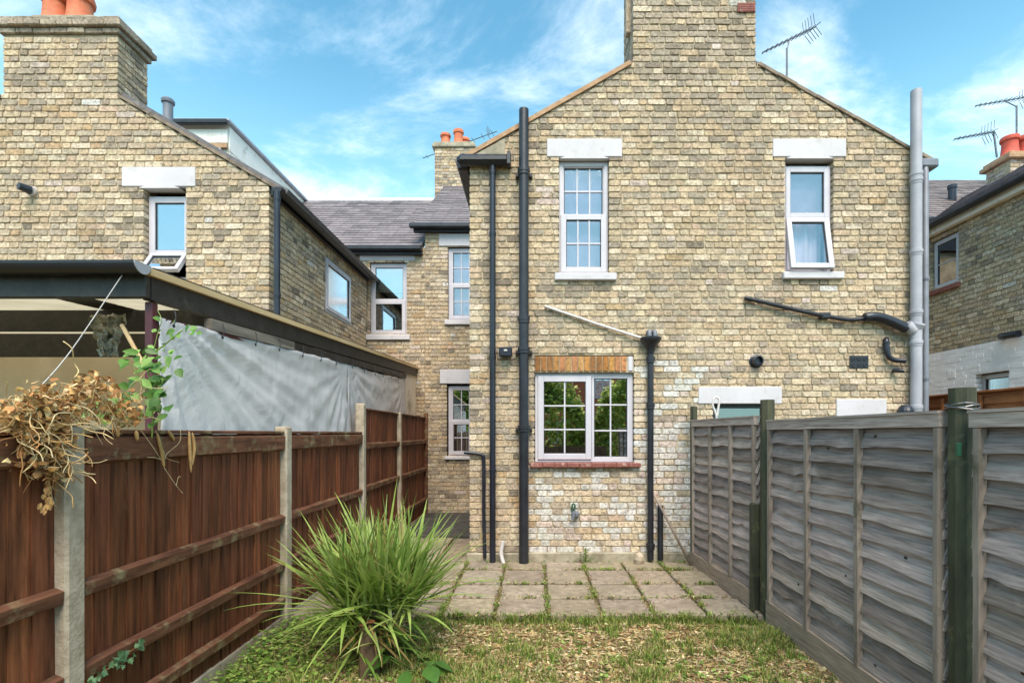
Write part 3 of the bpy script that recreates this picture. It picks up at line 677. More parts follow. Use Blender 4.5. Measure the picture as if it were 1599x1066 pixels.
# gutter returning round the top left corner
def half_gutter(mb, p0, p1, r, n=10):
    p0, p1 = V(p0), V(p1); t = (p1 - p0).normalized(); a = t.cross(V((0, 0, 1))).normalized(); vs = []; fs = []
    for p in (p0, p1):
        for rr in (r, r - .006):
            for k in range(n + 1):
                an = math.pi * k / n; vs.append(p + a * math.cos(an) * rr - V((0, 0, 1)) * math.sin(an) * rr)
    m = n + 1
    for k in range(n):
        fs += [(k, k + 1, 2 * m + k + 1, 2 * m + k), (m + k, m + k + 1, 3 * m + k + 1, 3 * m + k), (k, k + 1, m + k + 1, m + k), (2 * m + k, 2 * m + k + 1, 3 * m + k + 1, 3 * m + k)]
    fs += [(0, m, 3 * m, 2 * m), (n, m + n, 3 * m + n, 2 * m + n)]
    mb.add(vs, fs)
def end_cap(mb, p, t, r, n=10):
    p = V(p); t = V(t).normalized(); a = t.cross(V((0, 0, 1))).normalized()
    vs = [p + a * math.cos(math.pi * k / n) * r - V((0, 0, 1)) * math.sin(math.pi * k / n) * r for k in range(n + 1)]
    vs += [v + t * .006 for v in vs]; m = n + 1
    mb.add(vs, [tuple(range(m)), tuple(range(2 * m - 1, m - 1, -1))] + [(k, k + 1, m + k + 1, m + k) for k in range(n)] + [(0, m, m + n, n)])
mb = MB(); mb.box(-.93, -.29, .03, .15, 4.735, 4.865, .045, FA); mb.box(-.33, -.285, .025, .16, 4.725, 4.875, .004, FA)
mb.box(-.935, -.80, YA + .0, YB - .02, 4.735, 4.86, .02)
gut = mb.build('gutter', 'black_paint', hA)
# pipes
def pipe(house, name, path, r, mat, collars=(), seg=14, label=None, cr=1.28, ch=.045):
    mb = MB(); mb.tube(path, r, seg); o = smooth_angle(mb.build(name, mat, house, label=label), 50)
    for (p, ax) in collars:
        p = V(p); ax = V(ax).normalized(); mb = MB()
        mb.tube([p - ax * ch, p - ax * ch * .9, p - ax * ch * .3, p - ax * ch * .25, p + ax * ch * .5, p + ax * ch * .6], [r * 1.02, r * (cr - .1), r * (cr - .1), r * cr, r * cr, r * 1.02], seg)
        smooth_angle(mb.build('collar', mat, o), 35)
    return o
UP = (0, 0, 1)
sx, sy = -.13, YA - .105
po = pipe(hA, 'soil_pipe', [(sx, sy, .0), (sx, sy, 5.39)], .058, 'black_paint', [((sx, sy, z), UP) for z in (4.66, 2.90, 2.54, 1.61)], label='thick black iron soil pipe rising past the roof edge', ch=.055)
for z in (4.63, 2.51, 1.58):
    mb = MB(); mb.box(sx - .1, sx + .1, .0, .07, z - .02, z + .02, .005, FA); mb.build('bracket', 'black_paint', po)
dx_, dy_ = -.504, YA - .07
po = pipe(hA, 'rain_pipe', bez([(dx_, dy_, 4.74), (dx_, dy_, 4.5)], 2) + bez([(dx_, dy_, 4.4), (dx_, dy_, .35), (dx_, dy_ - .01, .02)], 6), .036, 'black_plastic',
     [((dx_, dy_, z), UP) for z in (4.66, 3.93, 2.45, 1.1)], label='slim black rain pipe below the gutter corner', cr=1.2, ch=.03)
pipe(hA, 'waste_pipe', bez([(-.85, YA - .05, 1.315), (-.70, YA - .05, 1.30), (-.63, YA - .05, 1.28), (-.612, YA - .05, 1.2), (-.612, YA - .05, .6), (-.60, YA - .055, .05)], 6), .022, 'black_plastic', label='thin black waste pipe bending round the corner')
pipe(hA, 'white_waste_pipe', [px(851, 478, YA - .04), px(930, 505, YA - .04), px(1002, 528, YA - .055)], .016, 'white_plastic', [(px(906, 496.5, YA - .04), (1, 0, -.35))], ch=.02)
hx, hy = 1.385, YA - .075
pipe(hA, 'hopper_pipe', [(hx, hy, .03), (hx, hy, 2.52)], .037, 'black_paint', [((hx, hy, z), UP) for z in (2.43, 1.88, .2)], label='black iron pipe with funnel hopper', cr=1.42, ch=.05)
mb = MB(); mb.lathe((hx, hy - .01, 2.5), [(.04, 0), (.045, .03), (.07, .09), (.112, .135), (.122, .15), (.122, .185), (.108, .185), (.06, .09), (.03, .0)], 20)
smooth_angle(mb.build('hopper', 'black_paint', hA), 40)
for x in (1.37, 1.435):
    mb = MB(); mb.tube(bez([(x, YA + .02, 2.76), (x, YA - .05, 2.765), (x, YA - .088, 2.74), (x, YA - .092, 2.66)], 5), .026, 12); smooth_angle(mb.build('overflow_elbow', 'dark_grey_plastic', hA), 60)
pipe(hA, 'stub_pipe', [(1.505, YA - .07, .03), (1.505, YA - .07, .68)], .034, 'black_paint')
pipe(hA, 'white_drain_pipe', bez([(-.375, YA - .1, .26), (-.40, YA - .105, .12), (-.37, YA - .13, .0)], 5), .024, 'white_plastic')
gx, gy = 4.545, YA - .10
po = pipe(hA, 'grey_soil_pipe', [(gx, gy, -.05), (gx, gy, 5.62)], .06, 'grey_plastic', [((gx, gy, z), UP) for z in (4.62, 4.55, 3.7, 2.98, 2.62, 1.85)], label='thick light grey plastic soil pipe rising past the eaves', cr=1.16, ch=.05)
mb = MB(); mb.tube([(gx, gy, 2.80), (gx + .01, gy - .03, 2.85)], .07, 14); mb.tube([(gx - .03, gy, 2.76), (gx - .12, gy, 2.83)], .064, 14); smooth_angle(mb.build('branch', 'grey_plastic', po), 50)
pipe(hA, 'grey_rain_pipe', [(4.70, YA - .04, .0), (4.70, YA - .04, 4.68), (4.72, YA + .0, 4.78)], .034, 'dark_grey_plastic', [((4.70, YA - .04, z), UP) for z in (3.4, 2.2)], ch=.025)
mb = MB(); mb.box(4.64, 4.86, YA - .06, YB, 4.74, 4.85, .02); mb.build('gutter', 'dark_grey_plastic', hA)
P = [px(1163, 465, YA - .05), px(1190, 471, YA - .06), px(1240, 483, YA - .06), px(1283, 492, YA - .06), px(1325, 499, YA - .06), px(1350, 497, YA - .06)]
pipe(hA, 'branch_waste_pipe', bez(P, 4), .026, 'black_paint', [(px(1172, 467, YA - .055), (1, 0, -.2)), (px(1283, 492, YA - .06), (1, 0, -.2))], label='black waste pipe sloping to the grey soil pipe', ch=.03)
mb = MB(); mb.box(3.43, 3.54, .0, .09, 2.915, 2.985, .01, FA); mb.build('pipe_clip', 'black_paint', hA)
mb = MB(); mb.tube(bez([px(1350, 495, YA - .08), px(1372, 495, YA - .085), px(1395, 503, YA - .09), px(1416, 513, YA - .1)], 5), [.05] * 2 + [.057] * 14, 14); smooth_angle(mb.build('elbow_boot', 'black_plastic', hA), 60)
pipe(hA, 'overflow_pipe', bez([px(1384, 530, YA + .02), px(1384, 531, YA - .04), px(1385, 540, YA - .055), px(1388, 556, YA - .06), px(1398, 562, YA - .07), px(1414, 563, YA - .09)], 5), .03, 'black_plastic', [(px(1384.5, 535, YA - .05), UP)], ch=.02)
pipe(hA, 'overflow_pipe', [px(1395, 578, YA + .02), px(1397, 578, YA - .06), px(1412, 579, YA - .1)], .024, 'black_plastic')
mb = MB(); mb.lathe((gx - .13, gy, 1.78), [(.085, 0), (.085, .03), (.07, .07), (.04, .1)], 16); mb.build('inspection_cover', 'black_plastic', hA)
mb = MB(); mb.lathe(px(1180, 564, YA), [(.085, .0), (.085, .012), (.066, .02), (.062, .09), (.048, .094), (.045, .05)], 20, 'Y'); smooth_angle(mb.build('flue_vent', 'black_plastic', hA), 40)
mb = MB(); a0, a1, z0, z1 = 3.80, 4.03, 2.325, 2.48; mb.box(a0, a1, .0, .024, z0, z1, .005, FA)
for i in range(3):
    for j in range(2): mb.lathe((a0 + .045 + i * .07, YA - .024, z0 + .04 + j * .075), [(.026, 0), (.026, .006), (.015, .007), (.012, .001)], 10, 'Y')
mb.build('air_brick', 'black_paint', hA)
for (u, v, r) in ((1140, 588, .035), (1162, 575, .02)):
    mb = MB(); mb.lathe(px(u, v, YA - .008), [(r, 0), (r * .9, .008), (r * .5, .012), (r * .2, .004)], 12, 'Y'); mb.build('wall_patch', 'cement', hA)
# tap with a piece of hose
tp = thing('garden_tap', px(897, 803, YA - .03), 'small grey garden tap with a green hose loop on the wall', 'tap')
mb = MB(); mb.tube([px(897, 800, YA), px(897, 800, YA - .10)], .022, 12); mb.tube([px(897, 800, YA - .09), px(894, 811, YA - .10)], [.022, .018], 12); mb.lathe(px(898, 803, YA - .03), [(.045, -.03), (.05, 0), (.04, .03), (.02, .04)], 14, 'Y')
smooth_angle(mb.build('body', 'dark_grey_plastic', tp), 50)
mb = MB(); mb.tube(bez([px(894, 800, YA - .02), px(893, 793, YA - .05), px(895, 786, YA - .06), px(898, 790, YA - .05), px(896, 797, YA - .04)], 5), .01, 8); mb.build('hose', 'green_hose', tp, smooth=True)
# floodlight box between the pipes
fl = thing('security_light', px(791, 558, YA), 'small black security light box between two black pipes', 'light')
mb = MB(); mb.box(-.425, -.27, .05, .14, 2.455, 2.565, .012, FA); mb.box(-.38, -.31, .0, .06, 2.48, 2.55, .006, FA); mb.build('housing', 'black_plastic', fl)
mb = MB(); mb.box(-.365, -.325, .139, .146, 2.515, 2.535, .002, FA); mb.build('sensor', 'white_plastic', fl)

# ================================================================== rear wall of house A's main body (in the passage) + roof + ridge stack
FB = FR((0, YB, 0), (1, 0, 0), (0, -1, 0))
holb = [(-1.66, -.86, 3.70, 5.12), (-1.68, -.86, 1.10, 2.48)]
oB = lambda z: (-2.1, -.57)
wB = core(FB, oB, [-.1, 5.5], holb, .22, ends=(0, 0)).build('rear_wall', 'mortar', hA)
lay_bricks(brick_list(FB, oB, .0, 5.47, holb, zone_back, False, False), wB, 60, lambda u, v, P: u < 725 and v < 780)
for (z0, z1, sd_) in ((3.70, 5.09, .09), (1.10, 2.45, .06)):
    m = z0 + (z1 - z0) * .49
    window(hA, FB, -1.658, -.862, z0 + .002, z1, [dict(x=(-1.62, -.90), z=(m, z1 - .03), w=.05, grid=(4, 2), out=-.005, back='net' if z0 > 3 else 'room'), dict(x=(-1.63, -.89), z=(z0 + .03, m + .02), w=.07, grid=(4, 2), out=.02, back='net' if z0 > 3 else 'room')],
           glassm='glass_obscure' if z0 > 3 else 'glass_dark', sill=(-1.72, -.8, sd_), label='white lattice sash window ' + ('high' if z0 > 3 else 'low') + ' in the passage wall')
mb = MB(); mb.box(-1.83, -.795, -.06, .03, 5.115, 5.345, .006, FB); mb.build('lintel', 'render_white', hA)
mb = MB(); mb.box(-1.81, -.795, -.06, .03, 2.49, 2.76, .006, FB); mb.build('lintel', 'render_white', hA)
pit = R(35); upv = V((0, math.cos(pit), math.sin(pit)))
slates(hA, 'main_roof', (-2.28, YB - .12, 5.50), (1, 0, 0), upv, 8.3, 4.35, None, 90, vis=lambda u, v: 640 < u < 740 and v > 280)
mb = MB(); mb.box(-2.36, 5.98, YB - .22, YB - .10, 5.40, 5.49, .02); mb.box(-2.3, 5.98, YB - .105, YB, 5.36, 5.48, .004); mb.build('eaves_gutter', 'black_paint', hA)
mb = MB(); mb.prism([(YB - .1, 5.45), (YB + 3.45, 5.45), (YB + 3.45, 7.93), (YB + .0, 5.52)], -2.14, -2.08, FR((0, 0, 0), (0, 1, 0), (1, 0, 0))); mb.build('party_wall_top', 'mortar', hA)
rs = thing('ridge_chimney', (-2.1, 13.2, 7.4), None, None, parent=hA)
FS = FR((0, 12.9, 0), (1, 0, 0), (0, -1, 0))
mb = MB(); mb.box(-2.52, -1.55, 12.9, 13.5, 7.0, 8.72); mb.build('stack', 'mortar', rs)
mb = MB()
for b in brick_list(FS, lambda z: (-2.52, -1.55), 7.3, 8.73, [], lambda s, z: DRK): brick_geo(mb, b[1], FS, jc(PAL[b[2]], .09), b[3])
mb.build('stack_brickwork', 'brick', rs, kind='stuff')
mb = MB(); mb.box(-2.58, -1.49, 12.84, 13.56, 8.73, 8.8, .01); mb.box(-2.55, -1.52, 12.87, 13.53, 8.802, 8.87, .01); mb.build('cap', 'cement', rs)
for x, y, h in ((-2.29, 13.15, .33), (-1.95, 13.1, .4), (-1.83, 13.4, .36)): pot(rs, (x, y, 8.87), h, .125)
mb = MB(); mb.box(-2.4, -1.75, 12.86, 12.895, 7.45, 7.6, .004); mb.build('flashing', 'lead', rs)

# ================================================================== HOUSE B: the left neighbour
hB = thing('brick_house', (-5.73, YA, 0), 'yellow brick neighbour house with broad chimney stack and white loft dormer', 'house')
k2 = .587
def outB(z):
    r = -3.21 if z < 4.53 else max(-5.04, -3.21 - (z - 4.53) / k2)
    l = -8.26 if z < 4.53 else min(-6.43, -8.26 + (z - 4.53) / k2)
    return l, r
zc = 4.53 + (5.04 - 3.21) * k2
holB = [(-4.73, -4.22, 3.40, 4.52)]
wallB = core(FA, outB, [-.1, 4.53, 4.531, zc, zc + .001, 6.36], holB, .22).build('wall', 'mortar', hB)
lb = brick_list(FA, outB, 2.355, 6.36, holB, zone_left)
lay_bricks(lb, wallB, 230, lambda u, v, P: v < 410)
FBs = FR((-3.222, 0, 0), (0, 1, 0), (1, 0, 0))
hs = [(7.86, 8.97, 3.42, 4.27)]
wBs = core(FBs, lambda z: (YA + .2205, YB), [-.1, 4.5], hs, .22, ends=(0, 0)).build('side_wall', 'mortar', hB)
mbq = brick_list(FBs, lambda z: (YA + .112, YB), 2.355, 4.53, hs, zone_yel, False, False)
lay_bricks(mbq, wBs, 70, lambda u, v, P: 440 < u < 560)
# lower part of the gable, rendered
mb = MB(); mb.box(-8.2, -3.2, .0, .03, -.1, 2.58, .01, FA); mb.build('rendered_base', 'render_beige', hB)
mb = MB(); mb.box(YA - .02, YB, .0, .02, -.1, 2.5, .005, FBs); mb.build('rendered_base', 'render_beige', hB)
# rear wall piece
holr = [(-3.15, -2.45, 3.42, 4.83)]
mb = MB(); mb.box(-9.4, -3.215, YB + .0, YB + .22, 3.6, 5.1); mb.build('upper_rear_wall', 'mortar', hB)
wBr = core(FB, lambda z: (-3.21, -2.1), [-.1, 5.1], holr, .22, ends=(0, 0)).build('rear_wall', 'mortar', hB)
lay_bricks(brick_list(FB, lambda z: (-3.21, -2.1), 0, 5.1, holr, zone_yel, False, False), wBr, 0)
window(hB, FB, -3.148, -2.452, 3.422, 4.80, [dict(x=(-3.11, -2.49), z=(4.08, 4.77), w=.045, out=-.005, back='blind', backlow=.3), dict(x=(-3.12, -2.48), z=(3.45, 4.09), w=.07, out=.02)], sill=(-3.24, -2.38, .10), glassm='glass_clear', label='white sash window with cream blind facing the passage')
lintel(hB, FB, -3.34, -2.29, 4.84, 5.06)
window(hB, FBs, 7.862, 8.968, 3.422, 4.268, [dict(x=(7.90, 8.93), z=(3.46, 4.23), w=.06, out=.02, back='net', glass='glass_obscure')], sill=None, d=-.03, label='wide white single-pane window high in the side wall')
window(hB, FA, -4.728, -4.222, 3.402, 4.44, [dict(x=(-4.70, -4.25), z=(3.74, 4.41), w=.045, out=.0, glass='glass_clear'), dict(x=(-4.70, -4.25), z=(3.42, 3.73), w=.045, out=.02, tilt=36)], sill=None, d=-.1, label='white window with small lower vent pushed open')
lintel(hB, FA, -4.985, -4.10, 4.52, 4.755, (-4.78, -4.28))
# roof, verge, gutter, downpipe
mb = MB(); slope_box(mb, -3.05, 4.44, -5.735, 4.44 + 2.685 * k2, YA + .05, YB + 1.8, .06, .03); slope_box(mb, -8.42, 4.44, -5.735, 4.44 + 2.685 * k2, YA + .05, YB + 1.8, .06, .03); mb.build('roof', 'slate', hB)
mb = MB(); n = 10
for i in range(n):
    X = lambda t: -3.12 + (-5.04 + 3.12) * t; Z = lambda t: 4.48 + (5.606 - 4.48) * t
    slope_box(mb, X(i / n) + .003, Z(i / n), X((i + 1) / n) - .003, Z((i + 1) / n), YA - .03 + ru(-.008, .008), YA + .05, .028 + ru(0, .008), .004)
mb.build('verge', 'verge_grey', hB)
mb = MB(); slope_box(mb, -8.3, 4.5, -6.44, 5.606, YA - .03, YA + .05, .03, .004); mb.build('verge', 'verge_grey', hB)
mb = MB(); half_gutter(mb, (-3.10, YA - .04, 4.50), (-3.10, YB - .1, 4.50), .062); end_cap(mb, (-3.10, YA - .046, 4.50), (0, 1, 0), .062)
mb.box(-3.195, -3.165, YA + .0, YB - .05, 4.42, 4.54, .004)
mb.build('gutter', 'black_paint', hB)
pipe(hB, 'rain_pipe', [(-3.10, YA - .04, 2.4), (-3.10, YA - .04, 4.45)], .036, 'black_plastic', [((-3.10, YA - .04, z), UP) for z in (4.36, 3.2)], cr=1.2, ch=.03)
# chimney
ch = thing('chimney', (-5.735, YA, 5.6), None, None, parent=hB)
mb = MB(); mb.box(-6.418, -5.053, YA + .2205, YA + .47, 5.2, 6.36); mb.build('stack', 'mortar', ch)
FBc = FR((-5.052, 0, 0), (0, 1, 0), (1, 0, 0)); mb = MB()
for b in brick_list(FBc, lambda z: (YA + .105, YA + .47), 5.355, 6.36, [], lambda s, z: blend(ORD, DRK, .4), False, True): brick_geo(mb, b[1], FBc, jc(PAL[b[2]], .09), b[3])
mb.build('side_brickwork', 'brick', ch, kind='stuff')
mb = MB(); z = 6.362
for pr, h, nn in ((.035, .07, 7), (.075, .075, 8), (.04, .06, 7)):
    x0 = -6.43 - pr; wd = (1.39 + 2 * pr) / nn
    for i in range(nn): mb.box(x0 + i * wd, x0 + (i + 1) * wd - .006, YA - pr + ru(-.006, .006), YA + .235, z, z + h - .005, .008, XF, jc(PAL[random.choice((6, 7, 5))]))
    for i in range(nn): mb.box(x0 + i * wd, x0 + (i + 1) * wd - .006, YA + .237, YA + .47 + pr, z, z + h - .005, .008, XF, jc(PAL[random.choice((6, 7, 5))]))
    z += h
mb.build('cap', 'brick', ch)
mb = MB(); mb.prism([(-6.35, z - .004), (-5.12, z - .004), (-5.4, z + .07), (-6.1, z + .07)], YA + .04, YA + .42); mb.build('flaunching', 'cement', ch)
pot(ch, (-6.0, YA + .22, z + .02), .42, .145); pot(ch, (-5.70, YA + .22, z + .02), .42, .145)
mb = MB(); mb.lathe((-5.22, YA + .33, z), [(.12, 0), (.13, .03), (.12, .06), (.08, .1), (.02, .12)], 16); smooth_angle(mb.build('capped_flue', 'verge_grey', ch), 50)
# flue on the roof, camera-like lamp on the gable
mb = MB(); c = (-5.73, 8.0, 5.9); mb.lathe(c, [(.07, 0), (.07, .78), (.09, .79), (.095, .83), (.07, .86)], 16); smooth_angle(mb.build('roof_flue', 'dark_grey_plastic', hB), 40)
cc = thing('security_camera', px(42, 297, YA), 'black security camera pointing out from the neighbour gable', 'camera')
mb = MB(); mb.tube([px(28, 290, YA - .16), px(47, 297, YA - .06)], [.042, .05], 14); smooth_angle(mb.build('body', 'black_plastic', cc), 50)
mb = MB(); mb.tube([px(46, 297, YA - .065), px(52, 299, YA + .0)], [.056, .06], 14); smooth_angle(mb.build('mount', 'white_plastic', cc), 50)
# main roof + dormer
slates(hB, 'main_roof', (-9.6, YB - .12, 5.08), (1, 0, 0), upv, 7.46, 4.33, None, 200, vis=lambda u, v: u > 470 and v > 313)
mb = MB(); mb.box(-3.6, -2.13, YB - .22, YB - .10, 4.98, 5.07, .02); mb.box(-3.6, -2.14, YB - .105, YB, 4.93, 5.06, .004); mb.build('eaves_gutter', 'black_paint', hB)
mb = MB(); mb.tube([(-9.6, 13.24, 7.55), (-2.5, 13.24, 7.55)], .07, 10); mb.build('ridge', 'slate', hB)
dm = thing('dormer', (-7.4, YB, 5.1), None, None, parent=hB)
FD = FR((-5.86, 0, 0), (0, 1, 0), (1, 0, 0))
mb = MB(); mb.box(-9.4, -5.875, YB + .02, 13.3, 5.0, 7.44); mb.build('body', 'cladding', dm)
rowz = [5.1, 5.75, 6.35, 6.95, 7.43]
for j in range(4):
    y = YB + .03 + (j % 2) * -.4
    while y < 13.2:
        a, b = max(y, YB + .03), min(y + .85, 13.25)
        if b - a > .1:
            mb = MB(); mb.box(a, b - .008, -.014, .004 + ru(0, .006), rowz[j] + .006, rowz[j + 1] - .004, .004, FD); mb.build('cladding_panel', 'cladding', dm)
        y += .85
mb = MB(); mb.box(-9.5, -5.78, YB - .12, 13.4, 7.445, 7.50, .01); mb.build('flat_roof', 'lead', dm)
mb = MB(); mb.box(-9.5, -5.80, YB - .17, YB - .10, 7.37, 7.47, .02); mb.build('gutter', 'black_paint', dm)
mb = MB(); mb.box(-9.4, -5.87, -.0, .03, 7.08, 7.34, .004, FB); mb.build('fascia', 'cladding', dm)
mb = MB(); mb.box(-9.4, -5.87, .0, .05, 6.98, 7.06, .004, FB); mb.build('head_trim', 'verge_clay', dm)
wd = window(dm, FB, -8.6, -5.98, 5.9, 6.97, e=.05, sashes=[dict(x=(-8.56, -7.3), z=(5.93, 6.94), w=.05), dict(x=(-7.28, -6.01), z=(5.93, 6.94), w=.05)], d=.03, glassm='glass_obscure', backd=.2, back='net', name='dormer_window')

# ================================================================== HOUSE C: the right neighbour
hC = thing('brick_house', (9.6, 8.0, 0), 'brick neighbour house with white painted base beyond the grey fence', 'house')
XC = 7.0; FC = FR((XC, 0, 0), (0, 1, 0), (-1, 0, 0))
hc = [(8.45, 9.03, 4.03, 4.90), (7.55, 8.12, 1.9, 2.46)]
wC = core(FC, lambda z: (YA, YB), [-.1, 5.12], hc, .22).build('wall', 'mortar', hC)
ZP = 2.94
lay_bricks(brick_list(FC, lambda z: (YA, YB), ZP, 5.1, hc, zone_yel, True, False), wC, 150)
hcp = [hc[1]]
mb = MB()
for b in brick_list(FC, lambda z: (YA, YB), ZP - 39 * CH, ZP, hcp, lambda s, z: [1] + [0] * 12, True, False): brick_geo(mb, b[1], FC, jc((1, 1, 1, 1), .03), b[3], .6)
mb.build('painted_brickwork', 'paint_wall', wC, kind='stuff', label='white painted brickwork at the base')
mb = MB(); core(FC, lambda z: (YA, YB), [-.1, ZP], hcp, .004, .0095, mb, (0.002, 0)); mb.build('paint_joint', 'paint_wall', wC)
mb = MB(); mb.box(7.221, 12.2, YA + .0, YA + .2, -.1, 5.099); mb.prism([(7.0, 5.1), (12.2, 5.1), (9.6, 6.66)], YA, YA + .2); mb.build('gable_wall', 'mortar', hC)
window(hC, FC, 8.452, 9.028, 4.032, 4.898, [dict(x=(8.48, 9.0), z=(4.06, 4.87), w=.06, out=.02, grid=(1, 2), back='net')], sill=(8.40, 9.08, .08, 'red_tile'), label='small white casement with red sill high in the side wall')
window(hC, FC, 7.552, 8.118, 1.902, 2.458, [dict(x=(7.58, 8.09), z=(1.93, 2.43), w=.04, glass='glass_obscure', back='net')], d=-.12, label='low window set into the white painted base')
k3 = .6
mb = MB(); slope_box(mb, 6.84, 5.08, 9.6, 5.08 + 2.76 * k3, YA - .04, YB + 2, .05, .03); slope_box(mb, 12.36, 5.08, 9.6, 5.08 + 2.76 * k3, YA - .04, YB + 2, .05, .03); mb.build('roof_deck', 'slate', hC)
slates(hC, 'roof', (6.84, YB + 1.9, 5.165), (0, -1, 0), V((1, 0, k3)), 5.6, 3.2, None, 60, vis=lambda u, v: 1440 < u < 1595)
mb = MB(); mb.box(6.88, 6.98, YA - .03, YB, 4.98, 5.09, .005); mb.build('fascia', 'cladding', hC)
mb = MB(); half_gutter(mb, (6.81, YA - .05, 5.115), (6.81, YB, 5.115), .06); mb.build('gutter', 'black_paint', hC)
mb = MB(); mb.lathe((8.97, 11.0, 6.2), [(.075, 0), (.075, .58), (.09, .59), (.09, .66), (.07, .67)], 16); smooth_angle(mb.build('roof_flue', 'black_plastic', hC), 40)
slates(hC, 'main_roof', (5.99, YB - .1, 5.62), (1, 0, 0), upv, 9.0, 4.2, None, 60, vis=lambda u, v: 1445 < u < 1560 and v < 340, col=(118, 108, 106))
mb = MB(); mb.box(6.0, 15, YB - .2, YB - .1, 5.53, 5.61, .02); mb.box(6, 7.2, YB - .1, YB, 5.0, 5.6); mb.build('eaves', 'black_paint', hC)
mb = MB(); mb.box(5.98, 7.2, YB + .0, YB + .2, -.1, 5.6); mb.build('rear_wall', 'mortar', hC)
cs = thing('chimney', (9.4, 9.7, 6.2), None, None, parent=hC)
FCc = FR((0, 9.5, 0), (1, 0, 0), (0, -1, 0)); FCe = FR((8.82, 0, 0), (0, 1, 0), (-1, 0, 0))
mb = MB(); mb.box(8.82, 10.2, 9.5, 10.0, 6.0, 6.62); mb.build('stack', 'mortar', cs)
mb = MB()
for b in brick_list(FCc, lambda z: (8.82, 10.2), 6.02, 6.62, [], lambda s, z: [1, 1, 1, 1, 0, 0, 0, 0, 0, 4, 1, 0, 4]): brick_geo(mb, b[1], FCc, jc(PAL[b[2]], .09), b[3])
for b in brick_list(FCe, lambda z: (9.6, 10.0), 6.02, 6.62, [], lambda s, z: [1, 1, 1, 1, 0, 0, 0, 0, 0, 4, 1, 0, 4]): brick_geo(mb, b[1], FCe, jc(PAL[b[2]], .09), b[3])
mb.build('stack_brickwork', 'brick', cs, kind='stuff')
mb = MB(); mb.box(8.74, 10.28, 9.42, 10.08, 6.622, 6.70, .01); mb.box(8.78, 10.24, 9.46, 10.04, 6.702, 6.76, .01); mb.build('cap', 'verge_clay', cs)
pot(cs, (9.0, 9.7, 6.76), .38, .14, 'red_pot'); pot(cs, (9.35, 9.75, 6.76), .42, .14, 'red_pot'); pot(cs, (9.75, 9.75, 6.76), .42, .14, 'red_pot')
mb = MB(); mb.box(8.50, 8.66, .0, .02, 2.46, 2.60, .003, FC)
for i in range(4):
    for j in range(4): mb.box(8.52 + i * .034, 8.54 + i * .034, .02, .025, 2.48 + j * .03, 2.498 + j * .03, 0, FC)
mb.build('air_brick', 'paint_wall', hC)
pipe(hC, 'overflow_pipe', bez([(7.02, 7.62, 2.98), (6.93, 7.6, 2.98), (6.9, 7.5, 2.97), (6.9, 7.3, 2.96)], 5), .05, 'black_plastic')

# ================================================================== television aerials
def aerial(label, mast, top, b0, b1, n=9, L=.26, loop=True):
    t = thing('television_aerial', mast, label, 'aerial', None)
    mb = MB(); mb.tube([mast, top], .016, 8); mb.build('mast', 'metal', t)
    b0, b1 = V(b0), V(b1); mb = MB(); mb.tube([b0, b1], .011, 6); d = (b1 - b0).normalized(); mb.tube([V(top) - V((0, 0, .02)), (b0 + b1) / 2 + V((0, 0, 0))], .01, 6)
    mb.build('boom', 'metal', t); sd_ = d.cross(V((0, 0, 1))).normalized(); upn = sd_.cross(d)
    for i in range(n):
        p = b0.lerp(b1, (i + .5) / n); mb = MB(); l = L * (.5 + .5 * i / n); mb.tube([p - sd_ * l / 2, p + sd_ * l / 2], .006, 5); mb.build('element', 'metal', t)
    p = b0.lerp(b1, .88)
    for s_ in (-1, 1):
        mb = MB()
        for k in range(-2, 3): mb.tube([p + upn * s_ * .02 + sd_ * k * .05, p + (upn * s_ - d * -.35) * .17 + sd_ * k * .05], .005, 5)
        mb.build('reflector', 'metal', t)
    return t
a = px(1229, 75, 8.0); aerial('spiky television aerial on a thin mast beside the tall gable chimney', (a.x, 8.0, 5.3), a, px(1191, 82, 7.8), px(1274, 42, 8.2), 12)
a = px(1588, 165, 9.7); aerial('long thin aerial standing over the red chimney pots', (a.x, 9.7, 6.75), a, px(1524, 165, 9.5), px(1612, 150, 9.9), 12)
a = px(1552, 205, 9.3); aerial('bent aerial on a leaning mast just before the red chimney pots', (a.x + .06, 9.3, 6.55), a, px(1491, 217, 9.1), px(1550, 206, 9.4), 8)
a = px(741, 224, 13.4); aerial('slim aerial behind the ridge chimney with three pots', (a.x, 13.4, 7.9), a, px(660, 247, 13.7), px(776, 205, 13.2), 8, .3)

# ================================================================== LEAN-TO of the left neighbour
YL, XR = 2.98, -2.25
def rz(y): return 2.47 + (y - YL) / (YB - YL) * .31           # roof height
lt = thing('lean_to', (-4, 6, 0), 'black timber lean-to canopy with gutter and pale roof panels', 'lean-to')
def ybeam(mb, x0, x1, y0, y1, dz0, dz1, bev=.004, col=None):   # a beam running up the slope
    vs = []
    for y in (y0, y1):
        for x, z in ((x0, dz0), (x1, dz0), (x1, dz1), (x0, dz1)): vs.append((x, y, rz(y) + z))
    mb.add(vs, [(0, 1, 2, 3), (4, 5, 6, 7), (0, 1, 5, 4), (1, 2, 6, 5), (2, 3, 7, 6), (3, 0, 4, 7)], col)
for i, (x0, x1) in enumerate([(-8.4, -7.0), (-7.0, -5.9), (-5.9, -4.8), (-4.8, -3.44), (-3.44, -3.16), (-3.16, -2.73), (-2.73, XR + .01)]):
    mb = MB(); ya, yb = YL - .02, (YB - .02 if x0 > -3.2 else YA - .04); mb.add([(x0 + .004, ya, rz(ya) + .006), (x1 - .004, ya, rz(ya) + .006), (x1 - .004, yb, rz(yb) + .006), (x0 + .004, yb, rz(yb) + .006)], [(0, 1, 2, 3)]); mb.build('roof_panel', 'timber_black' if i in (4, 6) else 'polycarb', lt)
